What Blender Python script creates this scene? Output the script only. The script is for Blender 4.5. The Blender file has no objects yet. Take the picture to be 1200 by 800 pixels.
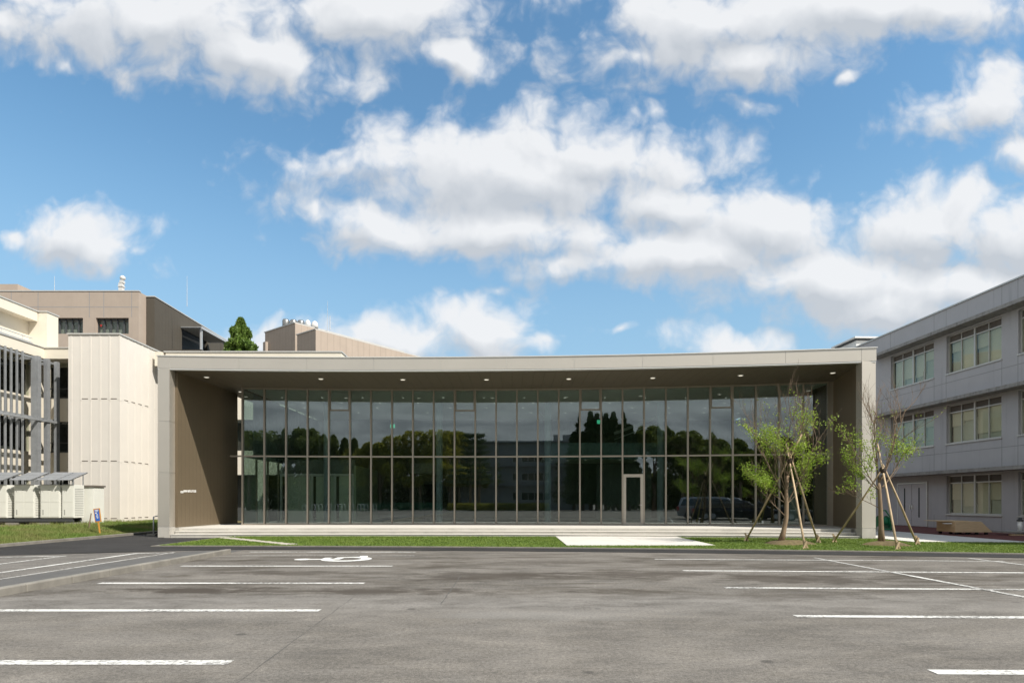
import bpy, math, random
import numpy as np
from mathutils import Vector, Matrix

# ------------------------------------------------------------------ camera, sky, sun, exposure
S = bpy.context.scene
COL = S.collection
R = math.radians
EYE = 1.45

cam_d = bpy.data.cameras.new('camera')
cam_d.sensor_width = 36.0
cam_d.sensor_fit = 'HORIZONTAL'
cam_d.lens = 21.0
cam_d.shift_y = 187.0 / 1200.0
cam_d.clip_start = 0.1
cam_d.clip_end = 3000
cam = bpy.data.objects.new('camera', cam_d)
COL.objects.link(cam)
cam.location = (0, 0, EYE)
cam.rotation_euler = (R(90), 0, 0)
S.camera = cam

SUN_TO = Vector((-1.30, 1.0, -1.84)).normalized()       # the way the light travels
SUN_EL = math.asin(-SUN_TO.z)
SUN_AZ = math.atan2(-SUN_TO.x, -SUN_TO.y)               # clockwise from +Y
SKY_STRENGTH = 0.13
sun_d = bpy.data.lights.new('sun', 'SUN')
sun_d.energy = 4.9
sun_d.angle = R(0.53)
sun_d.color = (1.0, 0.94, 0.85)
sun = bpy.data.objects.new('sun', sun_d)
COL.objects.link(sun)
sun.rotation_euler = SUN_TO.to_track_quat('-Z', 'Y').to_euler()
sun.location = (30, -30, 60)

S.view_settings.view_transform = 'Standard'
S.view_settings.look = 'None'
S.view_settings.exposure = 0.34
S.view_settings.gamma = 1.0
S.view_settings.use_curve_mapping = False
S.render.engine = 'CYCLES'
S.render.filter_size = 1.05
S.cycles.max_bounces = 10
S.cycles.transparent_max_bounces = 24
S.cycles.diffuse_bounces = 4
S.cycles.glossy_bounces = 4
S.cycles.sample_clamp_indirect = 6
S.cycles.use_denoising = True
S.cycles.caustics_reflective = False
S.cycles.caustics_refractive = False


class NT:
    """short hand for wiring a node tree"""
    def __init__(self, tree):
        self.t = tree

    def n(self, kind, **kw):
        nd = self.t.nodes.new(kind)
        for k, v in kw.items():
            setattr(nd, k, v)
        return nd

    def l(self, a, b):
        self.t.links.new(a, b)

    def put(self, sock, v):
        if isinstance(v, bpy.types.NodeSocket):
            self.l(v, sock)
        elif v is not None:
            sock.default_value = v

    def m(self, op, a, b=None, c=None, clamp=False):
        nd = self.n('ShaderNodeMath', operation=op)
        nd.use_clamp = clamp
        self.put(nd.inputs[0], a)
        if b is not None:
            self.put(nd.inputs[1], b)
        if c is not None:
            self.put(nd.inputs[2], c)
        return nd.outputs[0]

    def vm(self, op, a, b=None):
        nd = self.n('ShaderNodeVectorMath', operation=op)
        self.put(nd.inputs[0], a)
        if b is not None:
            if op == 'SCALE':
                self.put(nd.inputs['Scale'], b)
            else:
                self.put(nd.inputs[1], b)
        return nd.outputs['Value'] if op in ('LENGTH', 'DOT_PRODUCT', 'DISTANCE') else nd.outputs['Vector']

    def ramp(self, x, a, b, smooth=True, lo=0.0, hi=1.0):
        nd = self.n('ShaderNodeMapRange')
        nd.interpolation_type = 'SMOOTHSTEP' if smooth else 'LINEAR'
        nd.clamp = True
        self.put(nd.inputs['Value'], x)
        nd.inputs['From Min'].default_value = a
        nd.inputs['From Max'].default_value = b
        nd.inputs['To Min'].default_value = lo
        nd.inputs['To Max'].default_value = hi
        return nd.outputs['Result']

    def mix(self, f, a, b, blend='MIX'):
        nd = self.n('ShaderNodeMix', data_type='RGBA', blend_type=blend)
        self.put(nd.inputs[0], f)
        for s, v in ((nd.inputs[6], a), (nd.inputs[7], b)):
            if isinstance(v, (tuple, list)):
                v = (*v[:3], 1.0)
            self.put(s, v)
        return nd.outputs[2]

    def noise(self, vec, scale, detail=4.0, rough=0.55, dist=0.0, dims='3D'):
        nd = self.n('ShaderNodeTexNoise', noise_dimensions=dims)
        if vec is not None:
            self.put(nd.inputs['Vector'], vec)
        nd.inputs['Scale'].default_value = scale
        nd.inputs['Detail'].default_value = detail
        nd.inputs['Roughness'].default_value = rough
        nd.inputs['Distortion'].default_value = dist
        return nd.outputs['Fac']

    def mapping(self, vec, loc=(0, 0, 0), rot=(0, 0, 0), scale=(1, 1, 1), kind='POINT'):
        nd = self.n('ShaderNodeMapping', vector_type=kind)
        self.put(nd.inputs['Vector'], vec)
        nd.inputs['Location'].default_value = loc
        nd.inputs['Rotation'].default_value = rot
        nd.inputs['Scale'].default_value = scale
        return nd.outputs['Vector']


# clouds by bearing: u = east/north, v = up/north of the sky direction; (u, v, half width, half height, tilt deg, weight)
CLOUDS = [
    (-.60, .81, .36, .085, -4, 1.0), (-.43, .755, .17, .065, -16, 1.0), (-.24, .815, .20, .065, 0, 1.0),
    (-.10, .745, .085, .035, -24, .85), (-.745, .73, .045, .035, 20, .62), (-.86, .80, .06, .05, 0, .8),
    (.36, .80, .26, .085, 4, 1.0), (.20, .745, .10, .035, 8, .75), (.62, .83, .36, .06, 0, .95), (.40, .745, .11, .05, 6, 1.0),
    (.80, .665, .15, .085, 10, .85), (.86, .585, .10, .045, 0, .75), (.56, .71, .03, .02, 30, .6),
    (-.29, .575, .13, .035, 10, .62), (-.19, .605, .09, .035, 20, .62), (-.36, .56, .06, .03, 0, .62),
    (.02, .545, .32, .085, -3, 1.05), (.14, .575, .20, .075, -6, 1.05), (-.22, .565, .11, .05, 14, .95), (.00, .455, .27, .065, -2, 1.0),
    (-.20, .455, .15, .05, -14, .9), (-.32, .50, .05, .03, 0, .55), (.26, .50, .18, .055, -5, .9),
    (.43, .46, .16, .075, -8, 1.0), (.30, .415, .24, .055, 0, 1.0), (.54, .365, .24, .065, -6, 1.0), (.08, .40, .20, .035, 0, .8),
    (.72, .46, .17, .075, 8, 1.0), (.84, .45, .15, .075, 0, 1.0), (.62, .325, .14, .045, 0, .9), (.80, .35, .22, .06, 0, .9),
    (-.06, .285, .115, .055, 6, 1.0), (-.17, .27, .17, .045, 0, .9), (-.33, .265, .16, .04, 0, .8), (.04, .265, .05, .03, 0, .8),
    (.355, .265, .11, .032, -3, .9), (.175, .285, .035, .016, 0, .58),
    (-.72, .437, .095, .052, -4, 1.0), (-.845, .445, .03, .022, 0, .85), (-.63, .425, .05, .03, 0, .55),
    (.24, .645, .055, .035, 20, .6), (.39, .665, .07, .028, -18, .56), (-.02, .355, .05, .02, 0, .5), (.50, .54, .05, .03, 30, .5),
]


def build_world():
    w = bpy.data.worlds.new('World')
    S.world = w
    w.use_nodes = True
    T = NT(w.node_tree)
    for nd in list(w.node_tree.nodes):
        w.node_tree.nodes.remove(nd)
    # one group holds the cloud field so that it can be read at two places
    g = bpy.data.node_groups.new('cloud_field', 'ShaderNodeTree')
    g.interface.new_socket('P', in_out='INPUT', socket_type='NodeSocketVector')
    g.interface.new_socket('D', in_out='OUTPUT', socket_type='NodeSocketFloat')
    g.interface.new_socket('E', in_out='OUTPUT', socket_type='NodeSocketFloat')
    G = NT(g)
    gi = G.n('NodeGroupInput')
    go = G.n('NodeGroupOutput')
    p = gi.outputs['P']
    w1 = G.n('ShaderNodeTexNoise', noise_dimensions='2D')
    G.put(w1.inputs['Vector'], p)
    w1.inputs['Scale'].default_value = 9.0
    w1.inputs['Detail'].default_value = 3.0
    wob = G.vm('SCALE', G.vm('SUBTRACT', w1.outputs['Color'], (.5, .5, .5)), 0.055)
    q = G.vm('ADD', p, wob)
    q = G.vm('MULTIPLY', q, (1, 1, 0))
    best = None
    for (u, v, a, b, rot, wt) in CLOUDS:
        # each step waits for the one before it, which keeps the number of live values small
        qq = q if best is None else G.vm('ADD', q, G.m('MULTIPLY', best, 1e-6))
        e = G.mapping(qq, loc=(u, v, 0), rot=(0, 0, R(rot)), scale=(a, b, 1), kind='TEXTURE')
        e = G.vm('MULTIPLY', e, (1, 1, 0))
        r = G.vm('LENGTH', e)
        f = G.m('MULTIPLY_ADD', r, -0.68, wt + .41)
        best = f if best is None else G.m('SMOOTH_MAX', best, f, 0.12)
    fb = G.noise(q, 11.0, 9.0, 0.60, 0.0, '2D')
    fb2 = G.noise(p, 4.2, 3.0, 0.5, 0.0, '2D')
    vo = G.n('ShaderNodeTexVoronoi', voronoi_dimensions='2D', feature='SMOOTH_F1')
    G.put(vo.inputs['Vector'], q)
    vo.inputs['Scale'].default_value = 11.0
    vo.inputs['Detail'].default_value = 3.0
    vo.inputs['Roughness'].default_value = 0.55
    vo.inputs['Smoothness'].default_value = 0.35
    puff = G.m('SUBTRACT', 0.42, vo.outputs['Distance'])
    d = G.m('ADD', best, G.m('MULTIPLY', G.m('SUBTRACT', fb, .5), 1.0))
    d = G.m('ADD', d, G.m('MULTIPLY', puff, 0.50))
    d = G.m('ADD', d, G.m('MULTIPLY', G.m('SUBTRACT', fb2, .5), 0.45))
    G.l(best, go.inputs['E'])
    G.l(d, go.inputs['D'])

    tc = T.n('ShaderNodeTexCoord')
    dirv = tc.outputs['Generated']
    sp = T.n('ShaderNodeSeparateXYZ')
    T.l(dirv, sp.inputs[0])
    x, y, z = sp.outputs
    ys = T.m('MAXIMUM', y, 0.2)
    u = T.m('DIVIDE', x, ys)
    v = T.m('DIVIDE', z, ys)
    cb = T.n('ShaderNodeCombineXYZ')
    T.l(u, cb.inputs[0])
    T.l(v, cb.inputs[1])
    P = cb.outputs[0]

    def field(vec):
        nd = T.n('ShaderNodeGroup')
        nd.node_tree = g
        T.l(vec, nd.inputs[0])
        return nd.outputs[0], nd.outputs[1]
    f0, e0 = field(P)
    f1, e1 = field(T.vm('ADD', P, (.014, .036, 0)))
    mask_front = T.m('MULTIPLY', T.ramp(f0, 0.20, 0.92), 0.96)
    # lit side and grey base of the clouds follow the sun
    lit = T.m('MULTIPLY_ADD', T.m('SUBTRACT', e0, e1), 1.7, 0.60)
    lit = T.m('ADD', lit, T.m('MULTIPLY', T.m('SUBTRACT', f0, f1), .62))
    lit = T.m('SUBTRACT', lit, T.m('MULTIPLY', T.ramp(f0, 0.6, 1.5), 0.24), clamp=True)
    # the rest of the sky, behind the lens and overhead: broken grey cloud
    zs = T.m('ADD', T.m('MAXIMUM', z, 0.0), 0.12)
    cb2 = T.n('ShaderNodeCombineXYZ')
    T.l(T.m('DIVIDE', x, zs), cb2.inputs[0])
    T.l(T.m('DIVIDE', y, zs), cb2.inputs[1])
    n_b = T.noise(cb2.outputs[0], 0.9, 7.0, 0.55, 0.2, '2D')
    n_c = T.noise(cb2.outputs[0], 2.3, 6.0, 0.55, 0.4, '2D')
    back_mask = T.ramp(T.m('ADD', n_b, T.ramp(z, .75, .30, True, 0, .22)), 0.42, 0.56)
    front = T.ramp(y, 0.30, 0.50)
    mask = T.m('ADD', T.m('MULTIPLY', mask_front, front), T.m('MULTIPLY', back_mask, T.m('SUBTRACT', 1.0, front)))
    k = 1.0 / SKY_STRENGTH
    c_front = T.mix(lit, (.455 * k, .485 * k, .525 * k), (.705 * k, .715 * k, .73 * k))
    c_back = T.mix(T.m('MULTIPLY', T.ramp(n_c, .30, .70, True, .45, 1.0), T.ramp(z, -.02, .42, True, .62, 1.0)), (.17 * k, .19 * k, .22 * k), (.72 * k, .75 * k, .77 * k))
    c_cloud = T.mix(front, c_back, c_front)
    sky = T.n('ShaderNodeTexSky', sky_type='NISHITA')
    sky.sun_disc = False
    sky.sun_elevation = SUN_EL
    sky.sun_rotation = SUN_AZ
    sky.altitude = 0
    sky.air_density = 1.15
    sky.dust_density = 0.6
    sky.ozone_density = 2.2
    blue = T.mix(1.0, sky.outputs[0], (.82, 1.09, 1.10), 'MULTIPLY')
    blue = T.mix(T.ramp(z, .52, .16, True, 0, .70), blue, (.285 * k, .440 * k, .590 * k))
    col = T.mix(mask, blue, c_cloud)
    bg = T.n('ShaderNodeBackground')
    T.l(col, bg.inputs['Color'])
    bg.inputs['Strength'].default_value = SKY_STRENGTH
    out = T.n('ShaderNodeOutputWorld')
    T.l(bg.outputs[0], out.inputs['Surface'])
    w.cycles.sampling_method = 'MANUAL'
    w.cycles.sample_map_resolution = 512


build_world()

# ------------------------------------------------------------------ materials
MATS = {}


def mat(name, col, rough=0.7, metal=0.0, var=0.12, vscale=3.0, bump=0.0, bscale=40.0, stretch=(1, 1, 1), col2=None, spec=0.5, trans=0.0):
    if name in MATS:
        return MATS[name]
    m = bpy.data.materials.new(name)
    m.use_nodes = True
    T = NT(m.node_tree)
    bs = m.node_tree.nodes['Principled BSDF']
    bs.inputs['Roughness'].default_value = rough
    bs.inputs['Metallic'].default_value = metal
    bs.inputs['Specular IOR Level'].default_value = spec
    tc = T.n('ShaderNodeTexCoord')
    v = T.mapping(tc.outputs['Object'], scale=stretch)
    f = T.noise(v, vscale, 6.0, 0.6)
    if col2 is None:
        lo = tuple(c * (1 - var) for c in col)
        hi = tuple(min(1, c * (1 + var)) for c in col)
    else:
        lo, hi = col, col2
    c = T.mix(T.ramp(f, .3, .7, False), lo, hi)
    T.l(c, bs.inputs['Base Color'])
    if bump > 0:
        b = T.n('ShaderNodeBump')
        b.inputs['Strength'].default_value = bump
        b.inputs['Distance'].default_value = 0.01
        T.l(T.noise(v, bscale, 5.0, 0.6), b.inputs['Height'])
        T.l(b.outputs[0], bs.inputs['Normal'])
    if trans > 0:
        tr = T.n('ShaderNodeBsdfTranslucent')
        T.l(c, tr.inputs['Color'])
        mx = T.n('ShaderNodeMixShader')
        mx.inputs[0].default_value = trans
        T.l(bs.outputs[0], mx.inputs[1])
        T.l(tr.outputs[0], mx.inputs[2])
        T.l(mx.outputs[0], m.node_tree.nodes['Material Output'].inputs['Surface'])
    MATS[name] = m
    return m


def glass_mat(name, tint, f0, rough=0.0):
    m = bpy.data.materials.new(name)
    m.use_nodes = True
    T = NT(m.node_tree)
    nt = m.node_tree
    nt.nodes.remove(nt.nodes['Principled BSDF'])
    tr = T.n('ShaderNodeBsdfTransparent')
    tr.inputs['Color'].default_value = (*tint, 1)
    gl = T.n('ShaderNodeBsdfGlossy')
    gl.inputs['Roughness'].default_value = rough
    gl.inputs['Color'].default_value = (.93, .98, 1.0, 1)
    lw = T.n('ShaderNodeLayerWeight')
    lw.inputs['Blend'].default_value = 0.5
    fac = T.m('MULTIPLY_ADD', T.m('POWER', lw.outputs['Facing'], 4.0), 1 - f0, f0, clamp=True)
    tc = T.n('ShaderNodeTexCoord')
    bp = T.n('ShaderNodeBump')
    bp.inputs['Strength'].default_value = 0.012
    bp.inputs['Distance'].default_value = 0.02
    T.l(T.noise(tc.outputs['Object'], 1.3, 1.0), bp.inputs['Height'])
    T.l(bp.outputs[0], gl.inputs['Normal'])
    mx = T.n('ShaderNodeMixShader')
    T.l(fac, mx.inputs[0])
    T.l(tr.outputs[0], mx.inputs[1])
    T.l(gl.outputs[0], mx.inputs[2])
    T.l(mx.outputs[0], nt.nodes['Material Output'].inputs['Surface'])
    MATS[name] = m
    return m


def emit_mat(name, col, strength):
    m = bpy.data.materials.new(name)
    m.use_nodes = True
    bs = m.node_tree.nodes['Principled BSDF']
    bs.inputs['Base Color'].default_value = (*col, 1)
    bs.inputs['Emission Color'].default_value = (*col, 1)
    bs.inputs['Emission Strength'].default_value = strength
    MATS[name] = m
    return m


def weathered(name, col, rough=0.85, streak=0.25, streak_col=(.10, .09, .08), var=.06, blotch=0.9, bump=.15, grain=60):
    """painted or cast surface with vertical rain streaks and soft blotches"""
    m = bpy.data.materials.new(name)
    m.use_nodes = True
    T = NT(m.node_tree)
    bs = m.node_tree.nodes['Principled BSDF']
    bs.inputs['Roughness'].default_value = rough
    tc = T.n('ShaderNodeTexCoord')
    o = tc.outputs['Object']
    f = T.noise(o, blotch, 6.0, 0.6)
    c = T.mix(T.ramp(f, .3, .7, False), tuple(x * (1 - var) for x in col), tuple(min(1, x * (1 + var)) for x in col))
    s = T.noise(T.mapping(o, scale=(3.2, 3.2, .16)), 1.6, 7.0, 0.65)
    c = T.mix(T.m('MULTIPLY', T.ramp(s, .52, .78), streak), c, streak_col)
    T.l(c, bs.inputs['Base Color'])
    b = T.n('ShaderNodeBump')
    b.inputs['Strength'].default_value = bump
    b.inputs['Distance'].default_value = 0.01
    T.l(T.noise(o, grain, 4.0, 0.6), b.inputs['Height'])
    T.l(b.outputs[0], bs.inputs['Normal'])
    MATS[name] = m
    return m


def asphalt_mat(name, col, stains=True, worn=0.8):
    m = bpy.data.materials.new(name)
    m.use_nodes = True
    T = NT(m.node_tree)
    bs = m.node_tree.nodes['Principled BSDF']
    bs.inputs['Roughness'].default_value = 0.88
    bs.inputs['Specular IOR Level'].default_value = 0.3
    tc = T.n('ShaderNodeTexCoord')
    o = tc.outputs['Object']
    big = T.noise(T.mapping(o, scale=(.22, .5, 1)), 1.0, 6.0, 0.6, .4)
    mid = T.noise(T.mapping(o, scale=(.9, 1.6, 1)), 1.6, 11.0, 0.74)
    fine = T.noise(o, 85.0, 3.0, 0.7)
    vor = T.n('ShaderNodeTexVoronoi')
    vor.inputs['Scale'].default_value = 70
    T.l(o, vor.inputs['Vector'])
    chips = T.ramp(vor.outputs['Color'], .78, 1.0, False)
    c = T.mix(T.ramp(big, .3, .72), tuple(x * .76 for x in col), tuple(x * 1.26 for x in col))
    c = T.mix(T.m('MULTIPLY', T.ramp(mid, .35, .75), worn), c, tuple(x * y for x, y in zip(col, (1.42, 1.40, 1.36))))
    med = T.noise(o, 24.0, 4.0, 0.7)
    c = T.mix(T.ramp(fine, .34, .66, False), T.mix(1.0, c, (.58, .58, .58), 'MULTIPLY'), T.mix(1.0, c, (1.46, 1.45, 1.43), 'MULTIPLY'))
    c = T.mix(T.ramp(med, .36, .64, False), T.mix(1.0, c, (.74, .74, .74), 'MULTIPLY'), T.mix(1.0, c, (1.24, 1.24, 1.23), 'MULTIPLY'))
    blot = T.noise(T.mapping(o, loc=(2.2, 9.1, 0), scale=(.75, 1.5, 1)), 1.0, 9.0, 0.70, .5)
    c = T.mix(T.ramp(blot, .40, .60), T.mix(1.0, c, (.885, .88, .87), 'MULTIPLY'), T.mix(1.0, c, (1.09, 1.09, 1.09), 'MULTIPLY'))
    vd = T.n('ShaderNodeTexVoronoi')
    vd.inputs['Scale'].default_value = 1.15
    T.l(o, vd.inputs['Vector'])
    drip = T.m('ADD', vd.outputs['Distance'], T.m('MULTIPLY', T.m('SUBTRACT', mid, .5), .22))
    c = T.mix(T.m('MULTIPLY', T.ramp(drip, .085, .03), .6), c, (.045, .042, .038))
    scuff = T.noise(T.mapping(o, rot=(0, 0, .05), scale=(.7, 7.5, 1)), 1.3, 9.0, 0.72, .2)
    c = T.mix(T.m('MULTIPLY', T.ramp(scuff, .54, .72), .42), c, tuple(x * 1.55 for x in col))
    scuff2 = T.noise(T.mapping(o, rot=(0, 0, -.12), loc=(7, 3, 0), scale=(1.1, 4.2, 1)), 1.7, 9.0, 0.74, .4)
    c = T.mix(T.m('MULTIPLY', T.ramp(scuff2, .55, .74), .38), c, tuple(x * .62 for x in col))
    c = T.mix(T.m('MULTIPLY', chips, .5), c, tuple(x * 1.9 for x in col))
    if stains:
        sp = T.n('ShaderNodeSeparateXYZ')
        T.l(o, sp.inputs[0])
        zone = T.m('MULTIPLY', T.ramp(T.m('ADD', sp.outputs[1], T.m('MULTIPLY', T.m('SUBTRACT', mid, .5), 2.5)), 8.0, 9.2), T.ramp(sp.outputs[1], 17.5, 15.5))
        st = T.noise(T.mapping(o, loc=(3.1, 1.7, 0), scale=(.42, .95, 1)), 1.0, 8.0, 0.68, .3)
        st2 = T.noise(T.mapping(o, loc=(.4, 5.2, 0), scale=(.25, 2.2, 1)), 1.1, 4.0, 0.6, .2)
        k = T.m('MULTIPLY', T.ramp(st, .47, .66), zone)
        k = T.m('MAXIMUM', k, T.m('MULTIPLY', T.m('MULTIPLY', T.ramp(st2, .52, .66), .8), zone))
        c = T.mix(T.m('MULTIPLY', k, .80), c, (.060, .049, .036))
        # oil patches where the cars stand, and a pale worn drive lane
        for (ox, oy, rx, ry, amt) in ((-5.2, 9.75, 1.5, .42, .95), (-2.0, 9.6, 2.2, .36, .8), (-4.7, 12.1, 1.6, .5, .6), (-.6, 11.6, 1.8, .8, .6), (2.6, 11.9, 1.8, .7, .75), (5.4, 11.1, 1.9, .8, .7), (1.0, 14.2, 2.0, .5, .5), (4.4, 9.0, 1.3, .3, .4), (-4.6, 15.4, 1.5, .3, .5), (.5, 7.6, 1.6, .35, -.3), (6.3, 13.6, 1.9, .55, .45)):
            e = T.vm('MULTIPLY', T.vm('SUBTRACT', o, (ox, oy, 0)), (1 / rx, 1 / ry, 0))
            r = T.m('ADD', T.vm('LENGTH', e), T.m('MULTIPLY', T.m('SUBTRACT', mid, .5), 3.4))
            if amt > 0:
                c = T.mix(T.m('MULTIPLY', T.ramp(r, 1.05, .35), amt), c, (.058, .047, .036))
            else:
                c = T.mix(T.m('MULTIPLY', T.ramp(r, 1.3, .3), -amt), c, (.27, .26, .24))
        lane = T.m('MULTIPLY', T.ramp(sp.outputs[1], 7.3, 8.4), T.ramp(sp.outputs[1], 9.6, 8.7))
        c = T.mix(T.m('MULTIPLY', T.m('MULTIPLY', lane, T.ramp(mid, .35, .6)), .30), c, (.27, .26, .245))
    T.l(c, bs.inputs['Base Color'])
    b = T.n('ShaderNodeBump')
    b.inputs['Strength'].default_value = 0.5
    b.inputs['Distance'].default_value = 0.006
    T.l(T.noise(o, 110.0, 3.0, 0.7), b.inputs['Height'])
    T.l(b.outputs[0], bs.inputs['Normal'])
    MATS[name] = m
    return m


def paint_mat(name, col, wear):
    m = bpy.data.materials.new(name)
    m.use_nodes = True
    T = NT(m.node_tree)
    bs = m.node_tree.nodes['Principled BSDF']
    bs.inputs['Roughness'].default_value = 0.8
    tc = T.n('ShaderNodeTexCoord')
    o = tc.outputs['Object']
    f = T.noise(o, 16.0, 8.0, 0.75)
    g = T.noise(o, .7, 3.0, 0.5)
    k = T.ramp(T.m('ADD', f, T.m('MULTIPLY', T.m('SUBTRACT', g, .5), .5)), wear, wear + .16)
    T.l(T.mix(k, col, (.19, .18, .165)), bs.inputs['Base Color'])
    MATS[name] = m
    return m


asphalt_mat('old_asphalt', (.142, .131, .117))
asphalt_mat('new_asphalt', (.031, .030, .030), stains=False, worn=.2)
asphalt_mat('side_asphalt', (.130, .122, .112), stains=False)
paint_mat('road_paint', (.66, .65, .61), .45)
paint_mat('faded_paint', (.50, .49, .46), .46)
weathered('kerb_concrete', (.215, .20, .172), streak=.45, var=.22, blotch=2.5, bump=.4)
weathered('step_concrete', (.42, .40, .36), streak=.5, streak_col=(.22, .22, .18), var=.13, blotch=1.6)
mat('pale_concrete', (.60, .575, .525), .85, var=.05, vscale=1.2, bump=.2)
mat('red_paving', (.115, .030, .024), .9, var=.2, vscale=6, bump=.3)
mat('earth', (.10, .075, .05), .95, var=.3, vscale=2, bump=.6)
mat('soil', (.125, .095, .045), .95, var=.3, vscale=9, bump=.8)
mat('gravel_ground', (.17, .165, .15), .95, var=.15, vscale=.4, bump=.4)
mat('turf', (.055, .095, .015), .95, col2=(.10, .14, .028), vscale=2.2, bump=.5)
mat('lawn_blade', (.115, .20, .024), .7, col2=(.21, .275, .048), vscale=1.3, trans=.35)
mat('wild_blade', (.11, .22, .022), .7, col2=(.26, .245, .09), vscale=.55, trans=.3)
mat('frame_metal', (.65, .605, .53), .42, metal=.72, var=.03, vscale=.6)
mat('cap_metal', (.78, .77, .73), .4, metal=.5, var=.03)
mat('joint_dark', (.30, .285, .25), .8)
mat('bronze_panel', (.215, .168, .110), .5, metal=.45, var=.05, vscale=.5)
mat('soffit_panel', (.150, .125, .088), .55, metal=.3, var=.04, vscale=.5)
mat('mullion_metal', (.40, .355, .295), .45, metal=.5, var=.04)
mat('door_metal', (.55, .50, .43), .45, metal=.4, var=.04)
mat('interior_floor', (.42, .39, .33), .35, var=.1)
mat('interior_dark', (.17, .17, .155), .7, var=.1)
mat('interior_grey', (.26, .28, .27), .7, var=.05)
mat('interior_green', (.52, .58, .44), .6, var=.05)
mat('interior_white', (.80, .80, .77), .6, var=.03)
mat('interior_teal', (.17, .27, .27), .4, var=.05)
mat('interior_blue', (.42, .50, .56), .6, var=.05)
mat('ceiling_paint', (.85, .86, .85), .8, var=.04)
mat('cream_wall', (.72, .665, .56), .85, var=.03, vscale=.8, bump=.1)
weathered('cream_panel', (.70, .66, .60), streak=.10, streak_col=(.62, .57, .46), var=.02)
weathered('tan_wall', (.405, .335, .275), streak=.25, streak_col=(.30, .25, .21), var=.05)
weathered('brown_wall', (.080, .069, .053), streak=.2, streak_col=(.06, .05, .04), var=.05)
weathered('grey_paint', (.465, .46, .472), streak=.45, streak_col=(.29, .285, .30), var=.05)
weathered('dirty_concrete', (.30, .29, .275), streak=.75, streak_col=(.07, .065, .055), var=.25, blotch=5)
mat('grey_door', (.52, .50, .515), .6, var=.03)
mat('window_metal', (.58, .57, .54), .45, metal=.3, var=.04)
mat('louvre_brown', (.16, .14, .12), .6, var=.1)
mat('blind_cream', (.78, .75, .61), .9, var=.03, vscale=1)
mat('blind_green', (.60, .63, .55), .9, var=.05, vscale=1)
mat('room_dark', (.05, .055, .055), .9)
mat('galvanised', (.50, .51, .52), .5, metal=.35, var=.12, vscale=6)
mat('steel_dark', (.08, .085, .09), .6, metal=.3, var=.1)
mat('unit_white', (.72, .72, .66), .5, var=.03)
mat('unit_grille', (.30, .30, .28), .6)
mat('black', (.012, .012, .012), .6)
mat('roof_white', (.60, .60, .58), .5)
mat('white_plastic', (.82, .82, .80), .4, var=.03)
mat('bark', (.235, .165, .105), .9, var=.28, vscale=9, bump=.7, bscale=25, stretch=(1, 1, .25))
mat('twig_bark', (.21, .15, .10), .9, var=.2, vscale=9)
mat('stake_wood', (.50, .375, .235), .8, var=.22, vscale=7, stretch=(1, 1, .3), bump=.3)
mat('rope', (.05, .035, .025), .9)
mat('spring_leaf', (.26, .40, .045), .55, col2=(.39, .50, .08), vscale=2.2, trans=.5)
mat('conifer_leaf', (.075, .15, .018), .6, col2=(.17, .25, .04), vscale=1.4, trans=.3)
mat('broad_leaf', (.10, .14, .025), .6, col2=(.20, .22, .04), vscale=.5, trans=.45)
mat('olive_leaf', (.24, .25, .025), .6, col2=(.42, .37, .05), vscale=.5, trans=.5)
mat('dark_leaf', (.045, .075, .02), .6, col2=(.09, .13, .03), vscale=.6, trans=.15)
mat('sign_blue', (.03, .13, .50), .4, var=.03)
mat('sign_orange', (.58, .27, .05), .5, var=.05)
mat('ramp_ply', (.62, .46, .28), .8, var=.1, vscale=3, stretch=(1, 1, 6))
mat('green_paint', (.01, .17, .075), .5, var=.1)
mat('rubber', (.02, .02, .02), .8)
mat('car_silver', (.42, .43, .45), .3, metal=.7, var=.02)
mat('car_dark', (.035, .037, .042), .25, metal=.4, var=.02)
mat('headlamp', (.75, .77, .8), .15, var=.02)
mat('tail_red', (.45, .02, .015), .3, var=.02)
GLASS = glass_mat('facade_glass', (.76, .83, .80), .15)
CLEAR = glass_mat('window_glass', (.90, .92, .88), .022)
CARGLASS = glass_mat('car_glass', (.18, .2, .2), .08)
emit_mat('lamp_glow', (1.0, .93, .80), .55)
emit_mat('ceiling_glow', (1.0, .95, .86), .38)
emit_mat('exit_green', (.10, .80, .45), .55)


def striped(name, base, axis='X', pitch=.3, width=.03, dark=.6, dirv=None, **kw):
    """a sheet whose panels meet in fine joints every `pitch` metres (joints as bump and dirt line)"""
    src = MATS[base]
    m = src.copy()
    m.name = name
    T = NT(m.node_tree)
    nt = m.node_tree
    bs = nt.nodes['Principled BSDF']
    tc = T.n('ShaderNodeTexCoord')
    d = T.vm('DOT_PRODUCT', tc.outputs['Object'], dirv or {'X': (1, 0, 0), 'Y': (0, 1, 0), 'Z': (0, 0, 1)}[axis])
    f = T.m('FRACT', T.m('DIVIDE', d, pitch))
    e = T.m('MINIMUM', f, T.m('SUBTRACT', 1.0, f))
    line = T.ramp(e, width / pitch * .5, width / pitch)
    old = bs.inputs['Base Color'].links[0].from_socket
    c = T.mix(line, T.mix(1.0, old, (dark, dark, dark), 'MULTIPLY'), old)
    T.l(c, bs.inputs['Base Color'])
    b = T.n('ShaderNodeBump')
    b.inputs['Strength'].default_value = .8
    b.inputs['Distance'].default_value = .01
    T.l(line, b.inputs['Height'])
    if bs.inputs['Normal'].links:
        T.l(bs.inputs['Normal'].links[0].from_socket, b.inputs['Normal'])
    T.l(b.outputs[0], bs.inputs['Normal'])
    MATS[name] = m
    return m


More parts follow.
